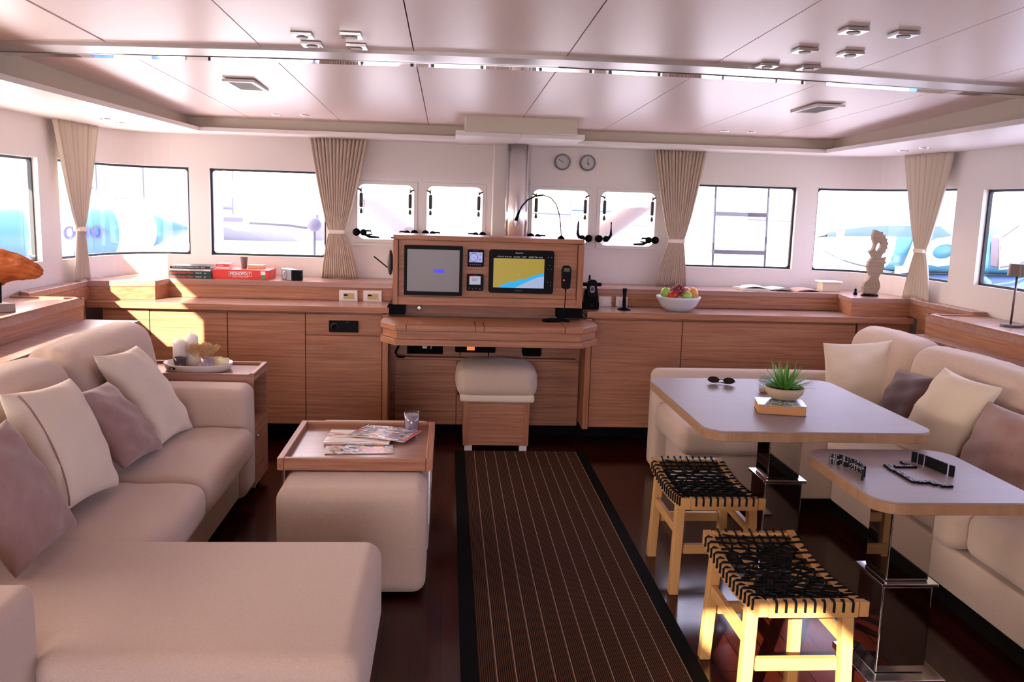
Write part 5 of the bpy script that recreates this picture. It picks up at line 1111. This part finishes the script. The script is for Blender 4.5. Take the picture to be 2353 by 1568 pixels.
def sailboat(x, y, s, label, mast=True, blue=False):
    t = thing('sailboat' if mast else 'motorboat', label, 'boat', (x, y, -.7), 'boats across the marina')
    L, B_, H = 5.5*s, 1.6*s, 1.1*s; v = []; f = []
    st = [(-1, .55, .0), (-.6, .9, 0), (0, 1, 0), (.5, .8, .05), (.85, .35, .12), (1, .02, .2)]
    for u, b, r in st: v += [(x+u*L, y-b*B_, -.7+H*(1+r)), (x+u*L*.95, y-b*B_*.6, -.75), (x+u*L*.95, y+b*B_*.6, -.75), (x+u*L, y+b*B_, -.7+H*(1+r))]
    for i in range(5):
        for k in range(4): a, b = i*4+k, i*4+(k+1) % 4; f.append((a, b, b+4, a+4))
    f += [(3, 2, 1, 0), (20, 21, 22, 23)]
    obj('hull', G().add(v, f), boat_w, t); c = G().hexa([(x-.5*L, y-B_*.5, -.7+H), (x+.45*L, y-B_*.4, -.7+H), (x+.45*L, y+B_*.4, -.7+H), (x-.5*L, y+B_*.5, -.7+H)], [(x-.45*L, y-B_*.4, -.7+H*1.55), (x+.25*L, y-B_*.3, -.7+H*1.5), (x+.25*L, y+B_*.3, -.7+H*1.5), (x-.45*L, y+B_*.4, -.7+H*1.55)])
    cb = obj('cabin', c, boat_w, t); obj('cabin_window', G().box(x-.35*L, x+.15*L, y-B_*.47, y-B_*.44, -.7+H*1.12, -.7+H*1.35), win_d, cb)
    if mast:
        obj('mast', G().cyl((x, y, -.7+H), (x, y, -.7+H+9*s), .07*s), mast_m, t); obj('boom', G().cyl((x, y, -.7+H*1.9), (x-.75*L, y, -.7+H*1.95), .13*s), boat_b if blue else mast_m, t)
    else: obj('flybridge', G().box(x-.4*L, x+.1*L, y-B_*.35, y+B_*.35, -.7+H*1.6, -.7+H*2.3), boat_w, t)
    return t
for x, y, s, l, m, b in ((-24, 60, 1.0, 'pale motorboat faint through the left side window', 0, 0), (-16, 52, .9, 'pale sailboat at the left through the left front window', 1, 0), (-11.5, 48, .8, 'sailboat with a blue boom cover through the left front window', 1, 1), (-7.2, 55, .9, 'pale motorboat beside the left pleated curtain', 0, 0),
    (-3.2, 50, .9, 'pale sailboat through the leftmost small portlight', 1, 0), (1.2, 58, 1.0, 'pale motorboat through the second small portlight', 0, 0), (7.2, 52, .9, 'pale sailboat through the third small portlight', 1, 0), (12, 56, 1.0, 'pale sailboat through the rightmost small portlight', 1, 1), (17.5, 34, .9, 'pale motorboat behind the boarding ladder', 0, 0), (21, 50, .9, 'pale sailboat at the left of the right corner window', 1, 0)): sailboat(x, y, s, l, m, b)
t = thing('quay_building', 'pale quay building with dark shuttered openings beyond the striped inflatable', 'building', (-17, 34, -.7)); obj('wall', G().box(-26, -10.5, 34, 42, -.7, 4.6), M('quay_wall', (.24, .23, .24), .8), t)
for a in (-13.6, -11.9): obj('window', G().box(a-.6, a+.5, 33.93, 33.99, 1.4, 2.9), win_d, t)
t = thing('quay_building', 'pale building with a red awning far behind the left side window', 'building', (-24, 24, -.7)); obj('wall', G().box(-34, -19, 24, 33, -.7, 4.2), MATS['quay_wall'], t); obj('awning', G().box(-21.5, -20.4, 23.9, 23.97, 1.8, 3.0), M('awning_red', (.22, .09, .10), .8), t)
# struts of the foredeck arch
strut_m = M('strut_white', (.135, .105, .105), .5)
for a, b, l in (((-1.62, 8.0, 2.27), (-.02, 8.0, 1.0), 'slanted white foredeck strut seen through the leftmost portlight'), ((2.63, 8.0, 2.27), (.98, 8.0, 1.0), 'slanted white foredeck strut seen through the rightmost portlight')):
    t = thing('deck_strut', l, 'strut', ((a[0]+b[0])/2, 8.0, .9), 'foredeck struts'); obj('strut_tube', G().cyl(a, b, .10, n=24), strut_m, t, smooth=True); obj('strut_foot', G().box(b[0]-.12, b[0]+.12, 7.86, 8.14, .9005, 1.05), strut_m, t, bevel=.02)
# boarding ladder outside the right front window
t = thing('boarding_ladder', 'grey two-rung ladder frame outside the right front window', 'ladder', (2.24, 6.6, .9)); alu = M('ladder_metal', (.05, .05, .07), .4, metal=.2); lad = M('ladder_tread', (.09, .085, .12), .6)
for x0_, x1_ in ((2.045, 2.018), (2.455, 2.433)): obj('ladder_rail', G().tube([(x0_, 6.6, .9), (x1_, 6.6, 2.09)], .009), alu, t, smooth=True)
for z in (1.245, 1.535): obj('tread', G().box(2.035, 2.442, 6.58, 6.66, z-.016, z+.016), lad, t, bevel=.004)
# windlass ball and anchor on the foredeck
t = thing('anchor_ball', 'grey ball on its short stalk on the foredeck, through the left front window', 'buoy', (-1.20, 7.8, .9)); obj('ball', G().sphere((-1.17, 7.8, 1.33), .062, 12), M('ball_grey', (.075, .07, .11), .6), t, smooth=True); obj('stalk', G().tube([(-1.17, 7.8, .9), (-1.17, 7.8, 1.28)], .012), alu, t); obj('arm', G().tube([(-1.23, 7.8, 1.30), (-1.40, 7.8, 1.32), (-1.75, 7.8, 1.33)], .012), alu, t)
t = thing('anchor', 'grey plough anchor lying on the foredeck beside the left pleated curtain', 'anchor', (-.95, 7.4, .9)); obj('fluke', G().sphere((-.93, 7.4, 1.09), .15, 10, 1.1, .35, .22), M('anchor_grey', (.11, .10, .15), .5), t, smooth=True); obj('shank', G().tube([(-1.03, 7.4, 1.20), (-.85, 7.4, 1.13), (-.70, 7.4, 1.06)], .018), MATS['anchor_grey'], t); obj('chock', G().box(-1.0, -.86, 7.35, 7.45, .9005, 1.07), deck_white, t)
# striped inflatable on the left
t = thing('inflatable_tube', 'blue and white striped inflatable tube on deck outside the left corner window', 'inflatable', (-3.7, 8.1, .9)); A_, B_ = Vector((-5.4, 6.3, 1.12)), Vector((-2.62, 9.0, 1.22)); dv = B_-A_; q = dv.to_track_quat('Z', 'Y').to_matrix(); Ln = dv.length
ibl = M('vinyl_blue', (.022, .080, .19), .4); iwh = M('vinyl_white', (.20, .24, .27), .4)
rad = lambda u: .25*(1-max(0, (u-.72)/.28)**2.2*.85)
for k in range(10):
    u0, u1 = k/10, (k+1)/10; obj('tube_panel', G().lathe([(rad(u0+(u1-u0)*i/4), Ln*(u0+(u1-u0)*i/4)) for i in range(5)], tuple(A_), 28, q, cap=(k in (0, 9))), ibl if k % 2 else iwh, t, smooth=True)
obj('tube_keel', G().tube([tuple(A_-Vector((-.05, .12, .22))), tuple(A_+dv*.5-Vector((-.05, .12, .20))), tuple(A_+dv*.85-Vector((0, .08, .14)))], [.10, .09, .04]), M('vinyl_violet', (.07, .08, .22), .5), t, smooth=True)
dd_ = dv.normalized(); nn = Vector((dd_.y, -dd_.x, 0)).normalized(); pc = A_+dv*.70+nn*.262+Vector((0, 0, .0)); text('tube_number', '1000', M('vinyl_ink', (.03, .03, .12), .5), t, tuple(pc), dd_, (0, 0, 1), .17, .42, .004)
t = thing('folded_awning', 'pointed lavender awning frame rising behind the striped inflatable', 'awning', (-4.3, 10.2, .7)); obj('awning_cloth', G().prism([(-4.55, .6), (-3.45, .6), (-3.98, 1.62)], 10.2, 10.24, 'y'), M('awning_cloth', (.16, .13, .17), .8), t)
obj('awning_pole', G().tube([(-4.62, 10.18, .6), (-3.98, 10.18, 1.66), (-3.42, 10.18, .6)], .022), mast_m, t)
# big blue and white towable on the right
t = thing('jet_ski', 'large white and blue craft with slanted white letters outside the right windows', 'watercraft', (4.9, 8.2, .7)); c0, c1 = Vector((3.50, 8.15, 1.33)), Vector((7.2, 8.15, 1.36)); RR = .37
cy1 = M('craft_cyan', (.055, .19, .26), .35); cy2 = M('craft_pale', (.16, .30, .30), .35); cb2 = M('craft_blue', (.05, .10, .22), .4); cw = M('craft_white', (.34, .36, .36), .35); n = 40
def shell(x0, x1, a0, a1, e=0, ns=22):
    v = []; f = []; m = max(2, int((a1-a0)/6))
    for i in range(ns+1):
        x = x0+(x1-x0)*i/ns; u = min(1, (x-c0.x)/.85); r = RR*math.sqrt(max(0, 1-(1-u)**2))*.98+e+.002
        for k in range(m+1):
            a = math.radians(a0+(a1-a0)*k/m); v.append((x, c0.y-r*math.cos(a), c0.z+r*math.sin(a)*.86))
    for i in range(ns):
        for k in range(m): q_ = i*(m+1)+k; f.append((q_, q_+1, q_+m+2, q_+m+1))
    return G().add(v, f)
obj('hull_top', shell(3.5, 7.2, 28, 180), cy2, t, smooth=True); obj('hull_stripe', shell(3.56, 7.2, 8, 28), cb2, t, smooth=True); obj('hull_nose', shell(3.5, 4.12, -90, 8), cw, t, smooth=True); obj('hull_side', shell(4.12, 7.2, -90, 8), cy1, t, smooth=True); obj('hull_back', shell(3.5, 7.2, 180, 270), cw, t, smooth=True); obj('rub_rail', shell(3.55, 7.2, -72, -62, .02), cw, t, smooth=True)
text('hull_letters', 'JO', cw, t, (4.50, c0.y-RR-.012, 1.235), (1, 0, 0), (.30, 0, 1), .36, .62, .006, bold=.02)
obj('windscreen', G().prism([(4.96, 1.40), (5.12, 1.52), (5.26, 1.49), (5.36, 1.40), (5.30, 1.22), (5.16, 1.15), (4.98, 1.12)], 7.55, 7.70, 'y'), M('tinted_screen', (.10, .075, .11), .25), t, bevel=.02)
obj('screen_frame', G().tube([(5.12, 7.54, 1.535), (4.95, 7.54, 1.405), (4.965, 7.54, 1.11), (5.16, 7.54, 1.135), (5.32, 7.54, 1.21)], .014), cw, t, smooth=True); obj('craft_cradle', G().box(4.2, 6.8, 7.9, 8.4, .7005, 1.02), cb2, t, bevel=.05)
